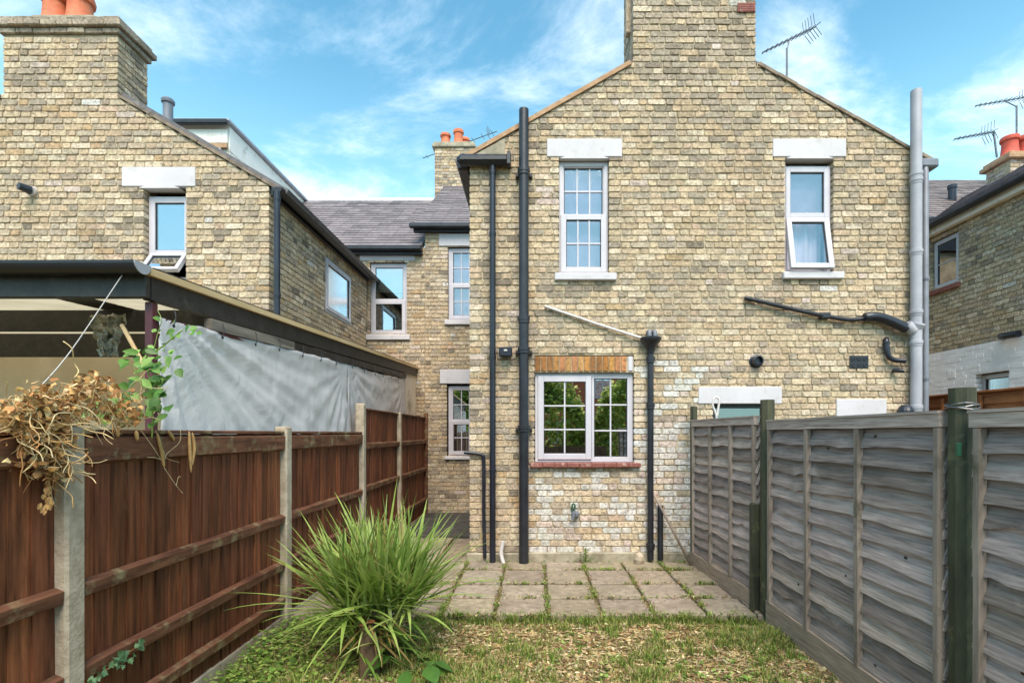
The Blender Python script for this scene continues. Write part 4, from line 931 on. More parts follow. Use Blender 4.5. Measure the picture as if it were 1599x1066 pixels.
for y, dp in ((4.04, .165), (5.28, .24)):
    mb = MB(); mb.box(-8.4, XR - .055, y, y + .06, rz(y) - dp, rz(y) - .003, .004); mb.build('purlin', 'timber_black', lt)
for y in (6.8, 7.7, 8.6, 9.5):
    mb = MB(); mb.box(-3.18, XR - .055, y, y + .06, rz(y) - .12, rz(y) - .003, .004); mb.build('purlin', 'timber_black', lt)
mb = MB(); half_gutter(mb, (-8.4, YL - .085, 2.485), (XR + .03, YL - .085, 2.505), .06, 12)
mb.build('gutter', 'black_plastic', lt)
mb = MB(); end_cap(mb, (XR + .03, YL - .085, 2.505), (1, 0, 0), .062, 12); mb.build('gutter_end', 'grey_plastic', lt)
mb = MB(); mb.box(-8.4, XR - .002, YL - .02, YL + .025, 2.33, 2.463, .004); mb.build('fascia', 'timber_black', lt)
mb = MB(); ybeam(mb, XR - .05, XR, YL + .026, YB - .02, -.145, -.003); mb.build('edge_beam', 'timber_black', lt)
mb = MB(); ybeam(mb, XR + .001, XR + .03, YL - .02, YB - .02, -.012, .03); mb.build('edge_trim', 'timber_pale', lt)
mb = MB(); ybeam(mb, XR - .05, XR + .012, YL + .03, YB - .02, .031, .045); ybeam(mb, XR - .2, XR - .05, YL + .03, YB - .02, .018, .04); mb.build('roof_felt', 'timber_black', lt)
mb = MB(); ybeam(mb, XR - .03, XR + .022, YL + .55, 4.75, -.235, -.16); mb.build('lower_rail', 'timber_weathered', lt)
for y0, y1 in ((4.755, 6.2), (6.205, 7.6), (7.605, 8.9)):
    mb = MB(); ybeam(mb, XR - .03, XR + .02, y0, y1, -.245, -.165); mb.build('lower_rail', 'timber_black', lt)
for y, c in ((3.03, 'maroon_paint'), (6.13, 'maroon_paint'), (8.88, 'timber_black')):
    mb = MB(); mb.box(XR - .06, XR - .015, y, y + .05, -.1, rz(y) - .15, .004); mb.build('post', c, lt)
mb = MB(); ybeam(mb, XR - .012, XR + .004, 3.05, 6.2, -.26, -.236); mb.build('sheet_batten', 'maroon_paint', lt)
mb = MB(); vs = [(XR - .02, 8.93, .6), (XR - .02, YB - .02, .6), (XR - .02, YB - .02, rz(9.7) - .05), (XR - .02, 8.93, rz(8.93) - .05)]
mb.add(vs + [(x - .02, y, z) for x, y, z in vs], [(0, 1, 2, 3), (4, 5, 6, 7), (0, 1, 5, 4), (1, 2, 6, 5), (2, 3, 7, 6), (3, 0, 4, 7)]); mb.build('end_panel', 'render_beige', lt)
mb = MB(); mb.tube([(XR - .25, 3.1, 2.2), (XR - .05, 3.05, 1.9)], .012, 6); mb.build('brace', 'timber_pale', lt)
def poly_sheet(label, y0, y1, z0, folds, seed, sagtop):
    mb = MB(); ny, nz_ = int((y1 - y0) * 44), 48; ztop = lambda y: rz(y) - .235 - sagtop * math.sin(math.pi * (y - y0) / (y1 - y0)) - .008 * abs(math.sin((y - y0) * 9))
    for j in range(nz_ + 1):
        for i in range(ny + 1):
            y = y0 + (y1 - y0) * i / ny; t = j / nz_; z = z0 + (ztop(y) - z0) * t; dx = 0
            for (fy, fz, amp, fr) in folds:                      # folds fanning out from where the sheet is fixed
                an = math.atan2(fz - z + .05, (y - fy) + 1e-3); rr = math.hypot(fz - z, y - fy)
                dx += amp * math.sin(an * fr + seed) * min(1, rr * 1.8) * math.exp(-rr * .55)
            dx += .012 * mn.noise(V((y * 3, z * 4, seed))) + .006 * mn.noise(V((y * 9, z * 9, seed)))
            mb.v.append((XR + .01 + dx, y, z)); mb.c.append(W1)
    for j in range(nz_):
        for i in range(ny):
            a = j * (ny + 1) + i; mb.f.append((a, a + 1, a + ny + 2, a + ny + 1))
    o = mb.build('polythene_sheet', 'polythene', None, label, 'plastic sheet', None, smooth=True)
    k = 0
    while y0 + .12 + k * .42 < y1 - .05:
        y = y0 + .12 + k * .42 + ru(-.05, .05); tb = MB(); tb.tube(bez([(XR + .035, y, ztop(y) - .035), (XR + .04, y + .01, ztop(y) + .02), (XR + .028, y + .012, ztop(y) + .07)], 4), .003, 5); tb.lathe((XR + .032, y, ztop(y) - .035), [(.012, 0), (.012, .004), (.005, .005)], 8, 'X'); tb.build('tie', 'black_plastic', o); k += 1
    md = o.modifiers.new('thickness', 'SOLIDIFY'); md.thickness = .0015
    return o
poly_sheet('long creased clear polythene sheet hung along the lean-to side', 3.06, 6.12, .95, [(3.0, 2.3, .020, 30), (3.0, 2.3, .009, 83), (6.1, 2.25, .008, 22)], 1.3, .0)
poly_sheet('short sagging polythene sheet at the house end of the lean-to', 6.14, 8.86, 1.0, [(6.14, 2.3, .009, 24), (8.8, 2.3, .006, 20)], 4.1, .03)
# crumpled plastic hanging under the canopy
mb = MB(); cpt = px(168, 522, 3.35); n = 14
for j in range(n + 1):
    for i in range(n + 1):
        a, t = i / n - .5, j / n; wdt = .24 * (1 - t * .55) * (1 + .25 * mn.noise(V((t * 5, a * 3, 1))))
        mb.v.append((cpt.x + a * wdt + .02 * mn.noise(V((a * 6, t * 6, 3))), cpt.y + .05 * mn.noise(V((a * 7, t * 7, 8))), cpt.z + .13 - t * .27 + .02 * mn.noise(V((a * 9, t * 2, 4))))); mb.c.append(W1)
for j in range(n):
    for i in range(n):
        a = j * (n + 1) + i; mb.f.append((a, a + 1, a + n + 2, a + n + 1))
o = mb.build('plastic_bag', 'shiny_foil', None, 'crumpled shiny plastic bag hanging under the black canopy', 'bag'); o.modifiers.new('thickness', 'SOLIDIFY').thickness = .002
mb = MB(); mb.tube(bez([px(62, 604, 2.6), px(110, 548, 2.75), px(190, 430, 2.9)], 6), .0025, 4); mb.build('garden_string', 'white_plastic', None, 'thin string running from the dead vine up to the black gutter', 'string')

# ================================================================== LEFT FENCE: brown close-board with concrete posts
XFb = -2.09
lf = thing('board_fence', (XFb, 5, -.1), 'brown close-board fence with concrete posts and timber rails', 'fence')
posts = [2.287, 4.27, 6.17, 7.85]
tops = {2.287: 1.575, 4.27: 1.60, 6.17: 1.90, 7.85: 1.86}
for y in posts:
    mb = MB(); mb.box(XFb - .06, XFb + .045, y - .05, y + .05, -.3, tops[y], .012); mb.build('post', 'concrete', lf)
bm = {}
def board_mesh(h, k):
    key = (round(h, 2), k)
    if key not in bm:
        mb = MB(); c = s2l(124, 74, 48); g = ru(.62, 1.3); c = (c[0] * g, c[1] * g * ru(.94, 1.04), c[2] * g * ru(.9, 1.1), 1)
        w_ = .112; vs = []
        for z in (0, h * .33, h * .66, h):
            o_ = ru(-.003, .003); vs += [(-.016, -w_ / 2, z), (.000 + o_, -w_ / 2, z), (-.007 + o_, w_ / 2, z), (-.016, w_ / 2, z)]
        fs = [(0, 1, 2, 3), (12, 13, 14, 15)]
        for l in range(3):
            for k_ in range(4): fs.append((l * 4 + k_, l * 4 + (k_ + 1) % 4, l * 4 + 4 + (k_ + 1) % 4, l * 4 + 4 + k_))
        mb.add(vs, fs, c); bm[key] = mb.mesh('board', (0, 0, 0), 'wood_brown')
    return bm[key]
panels = [(.35, 2.237, 1.535, (1.41, .80, .42, .13)), (2.337, 4.22, 1.54, (1.41, .80, .42, .13)), (4.32, 6.12, 1.54, (1.41, .81, .43, .12)), (6.22, 7.80, 1.83, (1.35, .83, .25)), (7.90, 9.76, 1.83, (1.35, .83, .25))]
for pi, (y0, y1, top, rails) in enumerate(panels):
    pn = thing('panel', (XFb, (y0 + y1) / 2, .0), None, None, parent=lf)
    n = round((y1 - y0) / .1); st = (y1 - y0) / n
    for i in range(n):
        yy = y0 + st * (i + .5); copy_part(board_mesh(top - .03, random.randrange(9)), pn, (XFb + ru(-.002, .002), yy, .03 + ru(-.004, .004)), 'board')
    for ri, z in enumerate(rails):
        mb = MB(); h = .125 if (ri == 0 and pi < 3) else .075; dz = ru(-.01, .01)
        vs = []
        for y in (y0 + .004, y1 - .004):
            zz_ = z + ru(-.004, .004); vs += [(XFb - .0, y, zz_ - .01), (XFb + .034, y, zz_ + .005), (XFb + .038, y, zz_ + h - .016), (XFb + .0, y, zz_ + h)]
        mb.add(vs, [(0, 1, 2, 3), (4, 5, 6, 7), (0, 1, 5, 4), (1, 2, 6, 5), (2, 3, 7, 6), (3, 0, 4, 7)]); mb.build('rail', 'rail_brown', pn)
    mb = MB(); mb.box(XFb - .03, XFb + .03 if pi < 3 else XFb + .02, y0 + .003, y1 - .003, top + .0, top + .022, .004); mb.build('cap', 'rail_brown', pn)
    mb = MB(); mb.box(XFb - .03, XFb + .012, y0 - .01, y1 + .01, -.25, .028, .004); mb.build('gravel_board', 'concrete', lf)
mb = MB(); mb.box(XFb - .02, XFb + .05, 9.72, 9.79, -.1, 1.93, .006); mb.build('end_post', 'rail_brown', lf)

# ================================================================== RIGHT FENCE: grey overlap panels
rf = thing('overlap_fence', (2.0, 4, -.1), 'weathered grey overlap fence with wavy boards and green timber posts', 'fence')
def xr(y): return 1.905 + (6.1 - max(y, 4.3)) / 1.8 * .10                  # the fence bends slightly at the second post
WG = s2l(174, 159, 151)
def lap_panel(y0, y1, ztop, zbot, nslat, battens, seed, xoff=0):
    pn = thing('panel', (xr((y0 + y1) / 2), (y0 + y1) / 2, zbot), None, None, parent=rf)
    hgt = (ztop - .07 - zbot) / nslat; N = 40
    amps = [(ru(y0 + .2, y1 - .2), ru(.1, .3), ru(-.02, .02)) for _ in range(3)]
    for k in range(nslat):
        zb = zbot + k * hgt; mb = MB(); g = ru(.48, 1.12); c = (WG[0] * g, WG[1] * g, WG[2] * g * ru(.95, 1.05), 1); vs = []; fs = []
        knots = [(ru(y0, y1), ru(.03, .08), ru(-.016, .02)) for _ in range(random.choice((1, 2, 2, 3)))]
        sag = ru(-.008, .008)
        for i in range(N + 1):
            y = y0 + (y1 - y0) * i / N
            wv = .020 * mn.noise(V((y * 2.3, k * .9 + seed, seed))) + .007 * mn.noise(V((y * 7, k * 3.1, seed)))
            for (ky, kw, ka) in knots: wv += ka * math.exp(-((y - ky) / kw) ** 2)
            for (ky, kw, ka) in amps: wv += ka * math.exp(-((y - ky) / kw) ** 2) * (.5 + .5 * math.sin(k * 1.1 + seed))
            bow = .010 * mn.noise(V((y * 3.1, k * 2.2, seed + 5))) + sum(ka * .7 * math.exp(-((y - ky) / kw) ** 2) for ky, kw, ka in knots)
            x = xr(y) + xoff; zl = zb + wv + sag * math.sin(math.pi * i / N); zh = zb + hgt + .03
            bot = x - .05 + bow
            vs += [(bot, y, zl), (bot + .006, y, zl + hgt * .35), (x + .004 + bow * .3, y, zh), (x + .012 + bow * .3, y, zh), (bot + .016, y, zl + .001)]
        for i in range(N):
            for q in range(5): fs.append((i * 5 + q, i * 5 + (q + 1) % 5, i * 5 + 5 + (q + 1) % 5, i * 5 + 5 + q))
        fs += [(4, 3, 2, 1, 0), tuple(N * 5 + q for q in range(5))]
        mb.add(vs, fs, c); so = smooth_angle(mb.build('slat', 'wood_grey', pn), 35)
        if y0 < 4.4 and rnd() < .55:
            i = random.randrange(4, N - 4); a_, b_ = V(vs[i * 5 + 1]), V(vs[i * 5 + 2]); p = a_.lerp(b_, ru(.05, .5)); r_ = ru(.007, .013); kb = MB(); m_ = 9
            kv = [(p.x - .0015, p.y + math.cos(q * 6.283 / m_) * r_ * 1.3, p.z + math.sin(q * 6.283 / m_) * r_) for q in range(m_)] + [(p.x - .005, p.y, p.z)]
            kb.add(kv, [(q, (q + 1) % m_, m_) for q in range(m_)], s2l(84, 70, 60)); kb.add([(a + .006, b, c_) for a, b, c_ in kv[:m_]], [tuple(range(m_))], s2l(84, 70, 60)); kb.build('knot', 'dry', pn)
    for bi, y in enumerate(battens):
        wd = .035 if 0 < bi < len(battens) - 1 else .03; mb = MB(); x = xr(y) + xoff; nb = 6; vs = []; fs = []
        for q in range(nb + 1):
            z = zbot - .01 + (ztop - .06 - zbot) * q / nb; o_ = ru(-.003, .003)
            vs += [(x - .07, y - wd / 2 + o_, z), (x - .07, y + wd / 2 + o_, z), (x - .034, y + wd / 2 + o_, z), (x - .034, y - wd / 2 + o_, z)]
        for q in range(nb):
            for t in range(4): fs.append((q * 4 + t, q * 4 + (t + 1) % 4, q * 4 + 4 + (t + 1) % 4, q * 4 + 4 + t))
        fs += [(0, 1, 2, 3), tuple(nb * 4 + t for t in range(4))]
        mb.add(vs, fs); mb.build('batten', 'batten_grey', pn)
    G = WG; n = 3
    for q in range(n):                                                   # top rail, face and cap
        a, b = y0 + (y1 - y0) * q / n, y0 + (y1 - y0) * (q + 1) / n
        if q != 0: continue
    mb = MB(); vs = []; N2 = 12
    for i in range(N2 + 1):
        y = y0 + (y1 - y0) * i / N2; x = xr(y) + xoff; w_ = .004 * mn.noise(V((y * 3, seed, 0))); vs += [(x - .066, y, ztop - .065 + w_), (x - .066, y, ztop - .002), (x - .022, y, ztop - .002), (x - .022, y, ztop - .065 + w_)]
    fs = [(i * 4 + t, i * 4 + (t + 1) % 4, i * 4 + 4 + (t + 1) % 4, i * 4 + 4 + t) for i in range(N2) for t in range(4)] + [(0, 1, 2, 3), tuple(N2 * 4 + t for t in range(4))]
    mb.add(vs, fs, (WG[0] * 1.15, WG[1] * 1.13, WG[2] * 1.12, 1)); mb.build('top_rail', 'wood_grey', pn)
    mb = MB(); vs = []
    for i in range(N2 + 1):
        y = y0 + (y1 - y0) * i / N2; x = xr(y) + xoff; w_ = .004 * mn.noise(V((y * 2, seed, 3))); vs += [(x - .074, y, ztop + w_), (x + .03, y, ztop + w_), (x + .03, y, ztop + .014 + w_), (x - .074, y, ztop + .014 + w_)]
    mb.add(vs, fs, WG); mb.build('cap', 'wood_grey', pn)
lap_panel(4.50, 6.03, 1.685, .16, 14, [4.53, 5.0, 5.5, 6.0], 2.0)
lap_panel(2.455, 4.28, 1.64, .15, 13, [2.475, 3.09, 3.67, 4.25], 9.0)
lap_panel(.60, 2.30, 1.635, .15, 13, [.63, 1.2, 1.75, 2.26], 17.0, .01)
for (y0, y1) in ((4.48, 6.09), (2.46, 4.30), (.5, 2.32)):
    mb = MB(); vs = []
    for y in (y0, y1): x = xr(y); vs += [(x - .066, y, -.2), (x + .0, y, -.2), (x + .0, y, .145), (x - .066, y, .145)]
    mb.add(vs, [(0, 1, 2, 3), (4, 5, 6, 7), (0, 1, 5, 4), (1, 2, 6, 5), (2, 3, 7, 6), (3, 0, 4, 7)], (WG[0] * .85, WG[1] * .82, WG[2] * .7, 1)); mb.build('gravel_board', 'wood_grey', rf)
def tpost(x, y, w_, z1, name='post', z0=-.3, mat='post_green', lean=0.0):
    mb = MB(); n = 8; vs = []; fs = []; nz_ = 6; prof = [(math.cos(2 * math.pi * (k + .5) / n), math.sin(2 * math.pi * (k + .5) / n)) for k in range(n)]
    for q in range(nz_ + 1):
        z = z0 + (z1 - z0) * q / nz_; r = w_ / 2 * 1.08 * (1 + ru(-.03, .03)); vs += [(x + c * r + lean * q / nz_, y + s_ * r, z) for c, s_ in prof]
    for q in range(nz_):
        for k in range(n): fs.append((q * n + k, q * n + (k + 1) % n, (q + 1) * n + (k + 1) % n, (q + 1) * n + k))
    fs += [tuple(range(n)), tuple(nz_ * n + k for k in range(n))]
    mb.add(vs, fs); return mb.build(name, mat, rf)
tpost(1.885, 6.07, .075, 1.86); tpost(1.995, 4.39, .105, 1.83); p3 = tpost(2.0, 2.395, .10, 1.755)
mb = MB(); mb.box(1.90, 1.99, 4.46, 4.54, -.2, .93, .008); mb.build('stub_post', 'post_green', rf)
mb = MB()
for q in range(3): mb.tube([(2.0 + math.cos(a * .42) * .063, 2.395 + math.sin(a * .42) * .063, 1.66 + q * .009 + .006 * math.sin(a + q * 2)) for a in range(16)], .0035, 5)
mb.build('wire_binding', 'metal', rf)
mb = MB(); mb.box(1.93, 1.944, 2.33, 2.35, 1.44, 1.50, .002); mb.build('clip', 'green_hose', rf)
# larch fence beyond, between the two right-hand gardens
of = thing('larch_fence', (5.3, 6.5, -.1), 'orange brown larch fence in front of the white painted wall', 'fence')
y = 3.6
for i in range(4):
    pn = thing('panel', (5.3, y + .9, .1), None, None, parent=of)
    for k in range(14):
        mb = MB(); z = .1 + k * .137; vs = [(5.29, y, z), (5.275, y, z + .005), (5.305, y, z + .16), (5.315, y, z + .16)]; vs += [(a, b + 1.72, c) for a, b, c in vs]
        mb.add(vs, [(0, 1, 2, 3), (4, 5, 6, 7), (0, 1, 5, 4), (1, 2, 6, 5), (2, 3, 7, 6), (3, 0, 4, 7)]); mb.build('slat', 'wood_orange', pn)
    for q in (0, .56, 1.12, 1.68): mb = MB(); mb.box(5.245, 5.272, y + q, y + q + .04, .1, 1.99, .003); mb.build('batten', 'wood_orange', pn)
    mb = MB(); mb.box(5.24, 5.33, y, y + 1.72, 2.0 + .02, 2.045, .004); mb.build('cap', 'wood_orange', pn)
    mb = MB(); mb.box(5.24, 5.34, y + 1.73, y + 1.83, -.3, 2.10, .01); mb.build('post', 'concrete', of); y += 1.86

# ================================================================== loose things by the wall
st = MB(); a, b = px(1014, 758, YA - .05), px(1079, 868, YA - .22); b.z = .0
st.tube([a, a.lerp(b, .5) + V((.004, 0, .003)), b], .016, 8); st.build('wooden_stick', 'batten_grey', None, 'thin wooden stick leaning on the wall behind the hopper pipe', 'stick', smooth=True)
mb = MB(); mb.lathe(px(998, 874, YA - .14) + V((0, 0, 0)), [(.05, -.05), (.06, 0), (.05, .05), (.03, .075), (.005, .085)], 9); o = mb.build('stone', 'concrete', None, 'pale broken stone at the foot of the hopper pipe', 'stone')
for v in o.data.vertices: v.co += V((ru(-.008, .008), ru(-.008, .008), ru(-.008, .008)))
o.location.z = 0
mb = MB(); P0 = px(1118, 665, 5.6); mb.tube(bez([px(1117, 672, 5.6), px(1119, 650, 5.6), px(1113, 632, 5.6), px(1116, 621, 5.6), px(1123, 623, 5.6), px(1122, 636, 5.6), px(1120, 650, 5.6)], 5), [.012] * 31, 8)
mb.tube([(P0.x, 5.6, -.1), (P0.x, 5.6, 1.66)], .012, 8)
mb.build('garden_tool', 'white_plastic', None, 'white looped tool handle showing above the fence by the door', 'tool', smooth=True)

# ================================================================== PLANTS
def blade(mb, base, d0, length, w_, droop, col, seg=7, fold=.35, tip=None):
    """long arching strap leaf with a fold down its middle"""
    p = V(base); d = V(d0).normalized(); side = d.cross(V((0, 0, 1)));
    side = side.normalized() if side.length > 1e-3 else V((1, 0, 0)); vs = []; fs = []; st = length / seg; cs = []
    k = len(mb.v)
    for i in range(seg + 1):
        t = i / seg; ww = w_ * (.55 + 1.2 * t if t < .35 else 1 - ((t - .35) / .65) ** 1.6) * .5 + .0006
        up = side.cross(d).normalized(); vs += [p - side * ww, p - up * ww * fold, p + side * ww]
        m = 1 if t < .8 else 1 + (t - .8) * 1.2
        tc_ = tip or col; cs += [tuple(col[q] * (1 - t) + tc_[q] * t for q in range(3)) + (1,)] * 3
        p = p + d * st; d = (d + V((0, 0, -1)) * droop * (t + .15)).normalized()
    for i in range(seg): fs += [(3 * i, 3 * i + 1, 3 * i + 4, 3 * i + 3), (3 * i + 1, 3 * i + 2, 3 * i + 5, 3 * i + 4)]
    mb.v += [tuple(q) for q in vs]; mb.c += cs; mb.f += [tuple(a + k for a in f) for f in fs]
GR = [s2l(*c) for c in [(126, 152, 72), (106, 138, 60), (146, 168, 88), (164, 182, 108), (90, 120, 54), (178, 190, 126)]]
PX, PY = -1.10, 3.52
pl = thing('spiky_plant', (PX, PY, -.06), 'large spiky cabbage palm bush with long green sword leaves', 'plant')
lm = []
for k in range(16):
    mb = MB(); c = GR[k % 6]; blade(mb, (0, 0, 0), (1, 0, 0), 1.0, .042, [.03, .07, .13, .2][k % 4], jc(c), 8, tip=jc(GR[2]))
    lm.append(mb.mesh('leaf', (0, 0, 0), 'leaf', True))
from mathutils import Quaternion, Matrix
crowns = [(PX + .04, PY, .40, 1.0), (PX - .2, PY + .06, .34, .95), (PX + .2, PY + .1, .34, .95), (PX - .1, PY + .2, .24, .85)]
cnt = 0
for ci_, (cx, cy, cz, sc_) in enumerate(crowns):
    for i in range((105, 75, 65, 45)[ci_]):
        a = ru(0, 2 * math.pi); e = math.asin(min(1, ru(0.0, 1.0) if rnd() < .38 else ru(.6, 1)))
        d = V((math.cos(a) * math.cos(e), math.sin(a) * math.cos(e), math.sin(e)))
        Ln = ru(.52, .84) * sc_ * (1.0 if e > .35 else .8)
        me = lm[random.choice([q for q in range(16) if (q % 4 <= 1 if e > .5 else q % 4 >= 1)])]
        o = bpy.data.objects.new('leaf', me)
        xax = d; zax = (V((0, 0, 1)) - xax * xax.z); zax = zax.normalized() if zax.length > .05 else V((math.cos(a + 1), math.sin(a + 1), 0)); yax = zax.cross(xax)
        M = Matrix((xax, yax, zax)).transposed(); o.rotation_mode = 'QUATERNION'; o.rotation_quaternion = M.to_quaternion()
        wsc = ru(.5, .85); o.scale = (Ln, wsc, wsc)
        place(o, pl, V((cx, cy, cz)) + d * ru(.01, .07) - V((0, 0, ru(0, .1)))); cnt += 1
mb = MB()
for i in range(260):
    a = ru(0, 6.283); e = ru(.5, 1.5); d = V((math.cos(a) * math.cos(e), math.sin(a) * math.cos(e), math.sin(e)))
    blade(mb, V((PX + ru(-.24, .24), PY + ru(-.06, .22), ru(.26, .45))), d, ru(.42, .74), ru(.012, .024), ru(.01, .09), jc(random.choice(GR), .15), 7, tip=jc(random.choice(GR + [s2l(160, 130, 84)])))
for i in range(150):                                              # finer leaves deep inside the bush
    a = ru(0, 6.283); e = ru(-.5, 1.2); d = V((math.cos(a) * math.cos(e), math.sin(a) * math.cos(e), math.sin(e)))
    blade(mb, V((PX + ru(-.15, .15), PY + ru(-.12, .14), ru(.05, .42))), d, ru(.3, .6), ru(.014, .026), ru(.05, .25), jc(random.choice(GR)), 6)
for i in range(60):
    a = ru(0, 6.283); e = ru(-.9, -.2); d = V((math.cos(a) * math.cos(e), math.sin(a) * math.cos(e), math.sin(e)))
    blade(mb, V((PX + ru(-.1, .1), PY + ru(-.1, .1), ru(.2, .34))), d, ru(.25, .42), ru(.012, .022), .1, jc(s2l(146, 124, 80)), 5)
mb.build('undergrowth', 'leaf', pl, kind='stuff', smooth=True)
def stump(x, y, h, r, lean):
    mb = MB(); n = 11; vs = []; fs = []; lv = 7
    for q in range(lv + 1):
        t = q / lv; 
        for k in range(n):
            a = 2 * math.pi * k / n; rr = r * (1.25 - .3 * t) * (1 + .16 * mn.noise(V((math.cos(a) * 2, math.sin(a) * 2, t * 3 + x)))); vs.append((x + lean * t + rr * math.cos(a), y + rr * math.sin(a), -.12 + (h + .12) * t))
    for q in range(lv):
        for k in range(n): fs.append((q * n + k, q * n + (k + 1) % n, (q + 1) * n + (k + 1) % n, (q + 1) * n + k))
    mb.add(vs, fs); tr = mb.build('trunk', 'bark', pl, smooth=True)
    mb = MB(); top = vs[-n:]; c = (x + lean, y, h + .012); mb.add([(a, b, c_ + ru(-.004, .03)) for a, b, c_ in top] + [c], [(k, (k + 1) % n, n) for k in range(n)]); mb.build('cut_top', 'cut_wood', tr)
stump(PX + .02, PY - .16, .29, .055, -.02); stump(PX - .03, PY + .04, .36, .06, .02)
# a broad-leaved weed beside the stump
def leaf_geo(mb, p, d, nrm, L_, W_, col, cup=.15, lobes=0):
    d = V(d).normalized(); s_ = d.cross(V(nrm)); s_ = s_.normalized() if s_.length > 1e-3 else V((1, 0, 0)); n_ = s_.cross(d); p = V(p)
    prof = [(0, 0), (.12, .32), (.32, .5), (.55, .46), (.8, .25), (1, 0)]
    if lobes: prof = [(0, 0), (.05, .35), (.22, .55), (.34, .26), (.55, .42), (.68, .18), (1, 0)]
    L1 = [p + d * t * L_ + s_ * w_ * W_ + n_ * (cup * w_ * W_ - .12 * L_ * t * t) for t, w_ in prof]; Rr = [p + d * t * L_ - s_ * w_ * W_ + n_ * (cup * w_ * W_ - .12 * L_ * t * t) for t, w_ in prof[1:-1]]
    M_ = [p + d * t * L_ + n_ * (-.12 * L_ * t * t) for t, w_ in prof[1:-1]]; m = len(prof)
    vs = L1 + Rr + M_; k = m - 2; fs = []
    li = lambda i: i; ri = lambda i: m + i - 1; mi = lambda i: m + k + i - 1
    fs += [(0, li(1), mi(1)), (0, mi(1), ri(1)), (li(m - 2), m - 1, mi(m - 2)), (mi(m - 2), m - 1, ri(m - 2))]
    for i in range(1, m - 2): fs += [(li(i), li(i + 1), mi(i + 1), mi(i)), (mi(i), mi(i + 1), ri(i + 1), ri(i))]
    mb.add(vs, fs, col)
dk = thing('dock_weed', (PX + .3, PY - .12, -.05), 'broad-leaved dark green weed under the spiky plant', 'plant')
for i in range(11):
    mb = MB(); a = ru(0, 6.28); e = ru(.2, 1.1); d = V((math.cos(a) * math.cos(e), math.sin(a) * math.cos(e), math.sin(e))); st_ = V((PX + .3 + ru(-.05, .05), PY - .12 + ru(-.05, .05), -.04)); q = st_ + d * ru(.1, .24)
    mb.tube([st_, q], .004, 5, col=GR[4]); leaf_geo(mb, q, V((d.x, d.y, -.3)), (0, 0, 1), ru(.12, .19), ru(.08, .12), jc(s2l(70, 108, 44))); mb.build('leaf', 'leaf', dk, smooth=True)

# ---------------------------------------------------------------- grass, litter, weeds
def grass_mask(x, y): return mn.noise(V((x * 1.6, y * 1.9, 4))) + .5 * mn.noise(V((x * 5, y * 5, 9)))
GG = [s2l(*c) for c in [(122, 142, 62), (100, 126, 52), (146, 160, 82), (86, 112, 46), (168, 164, 104)]]
STR = [s2l(*c) for c in [(190, 172, 128), (166, 142, 100), (206, 192, 156), (140, 112, 78), (178, 154, 124), (120, 92, 66)]]
mb = MB()
def tuft_blade(x, y, z, h, col, lean=.7):
    a = ru(0, 6.283); l = ru(.1, lean) * h; w_ = ru(.0016, .0046); k = len(mb.v); ca, sa = math.cos(a), math.sin(a)
    mb.v += [(x - sa * w_, y + ca * w_, z - .01), (x + sa * w_, y - ca * w_, z - .01), (x + ca * l * .45 - sa * w_ * .7, y + sa * l * .45 + ca * w_ * .7, z + h * .6), (x + ca * l * .45 + sa * w_ * .7, y + sa * l * .45 - ca * w_ * .7, z + h * .6), (x + ca * l, y + sa * l, z + h * .9)]
    mb.f += [(k, k + 1, k + 3, k + 2), (k + 2, k + 3, k + 4)]; mb.c += [col] * 5
n = 0
while n < 70000:
    x = ru(-2.02, 1.97); y = ru(.8, 4.4) if n % 5 == 0 else ru(2.9, 4.36); m = grass_mask(x, y); edge = max(0, 1 - abs(y - 4.33) / .09) * .5 + max(0, x - 1.75) * 1.5
    if x > .9 and y < 3.75: m -= .35
    if rnd() > max(.06, min(1, 0.40 + m * 1.5 + edge)): n += .35; continue
    h = ru(.012, .045) * (1 + max(0, m) * 1.1 + edge * .8); g = jc(random.choice(GG) if rnd() < .8 else random.choice(STR), .18)
    tuft_blade(x, y, lawn_z(x, y), h, g, 1.2); n += 1
for c in range(70):                                                # taller tufts
    x, y = ru(-1.9, 1.95), ru(3.0, 4.36)
    if rnd() < .35: y = ru(4.26, 4.37)
    for q in range(45): tuft_blade(x + random.gauss(0, .03), y + random.gauss(0, .025), lawn_z(x, y), ru(.04, .10), jc(GG[q % 4], .15), .9)
for c in range(120):
    x, y = ru(-1.9, 1.95), ru(4.30, 4.40)
    for q in range(16): tuft_blade(x + random.gauss(0, .03), y + random.gauss(0, .014), -.045, ru(.04, .085), jc(GG[q % 5], .18), 1.3)
mb.build('grass', 'grass', None, 'patchy short lawn grass in front of the paving', 'grass', kind='stuff')
mb = MB()
for i in range(15000):                                              # straw, wood chips and grit lying on the soil
    x, y = ru(-2.0, 1.97), ru(1.5, 4.36) if i % 5 == 0 else ru(2.9, 4.36)
    if grass_mask(x, y) > .35 and rnd() < .6: continue
    a = ru(0, 3.14); L_, W_ = (ru(.012, .05), ru(.001, .003)) if rnd() < .55 else (ru(.006, .022), ru(.004, .012)); z = lawn_z(x, y) + ru(.003, .016); ca, sa = math.cos(a), math.sin(a); tz, tw = ru(-.008, .008), ru(-.004, .004); h = min(W_, .005) * .8
    k = len(mb.v); c = jc(random.choice(STR), .22)
    mb.v += [(x - ca * L_ - sa * W_, y - sa * L_ + ca * W_, z - tz + tw), (x + ca * L_ - sa * W_, y + sa * L_ + ca * W_, z + tz + tw), (x + ca * L_ + sa * W_, y + sa * L_ - ca * W_, z + tz - tw), (x - ca * L_ + sa * W_, y - sa * L_ - ca * W_, z - tz - tw), (x, y, z + h + .002)]
    mb.f += [(k, k + 1, k + 4), (k + 1, k + 2, k + 4), (k + 2, k + 3, k + 4), (k + 3, k, k + 4)]; mb.c += [c] * 5
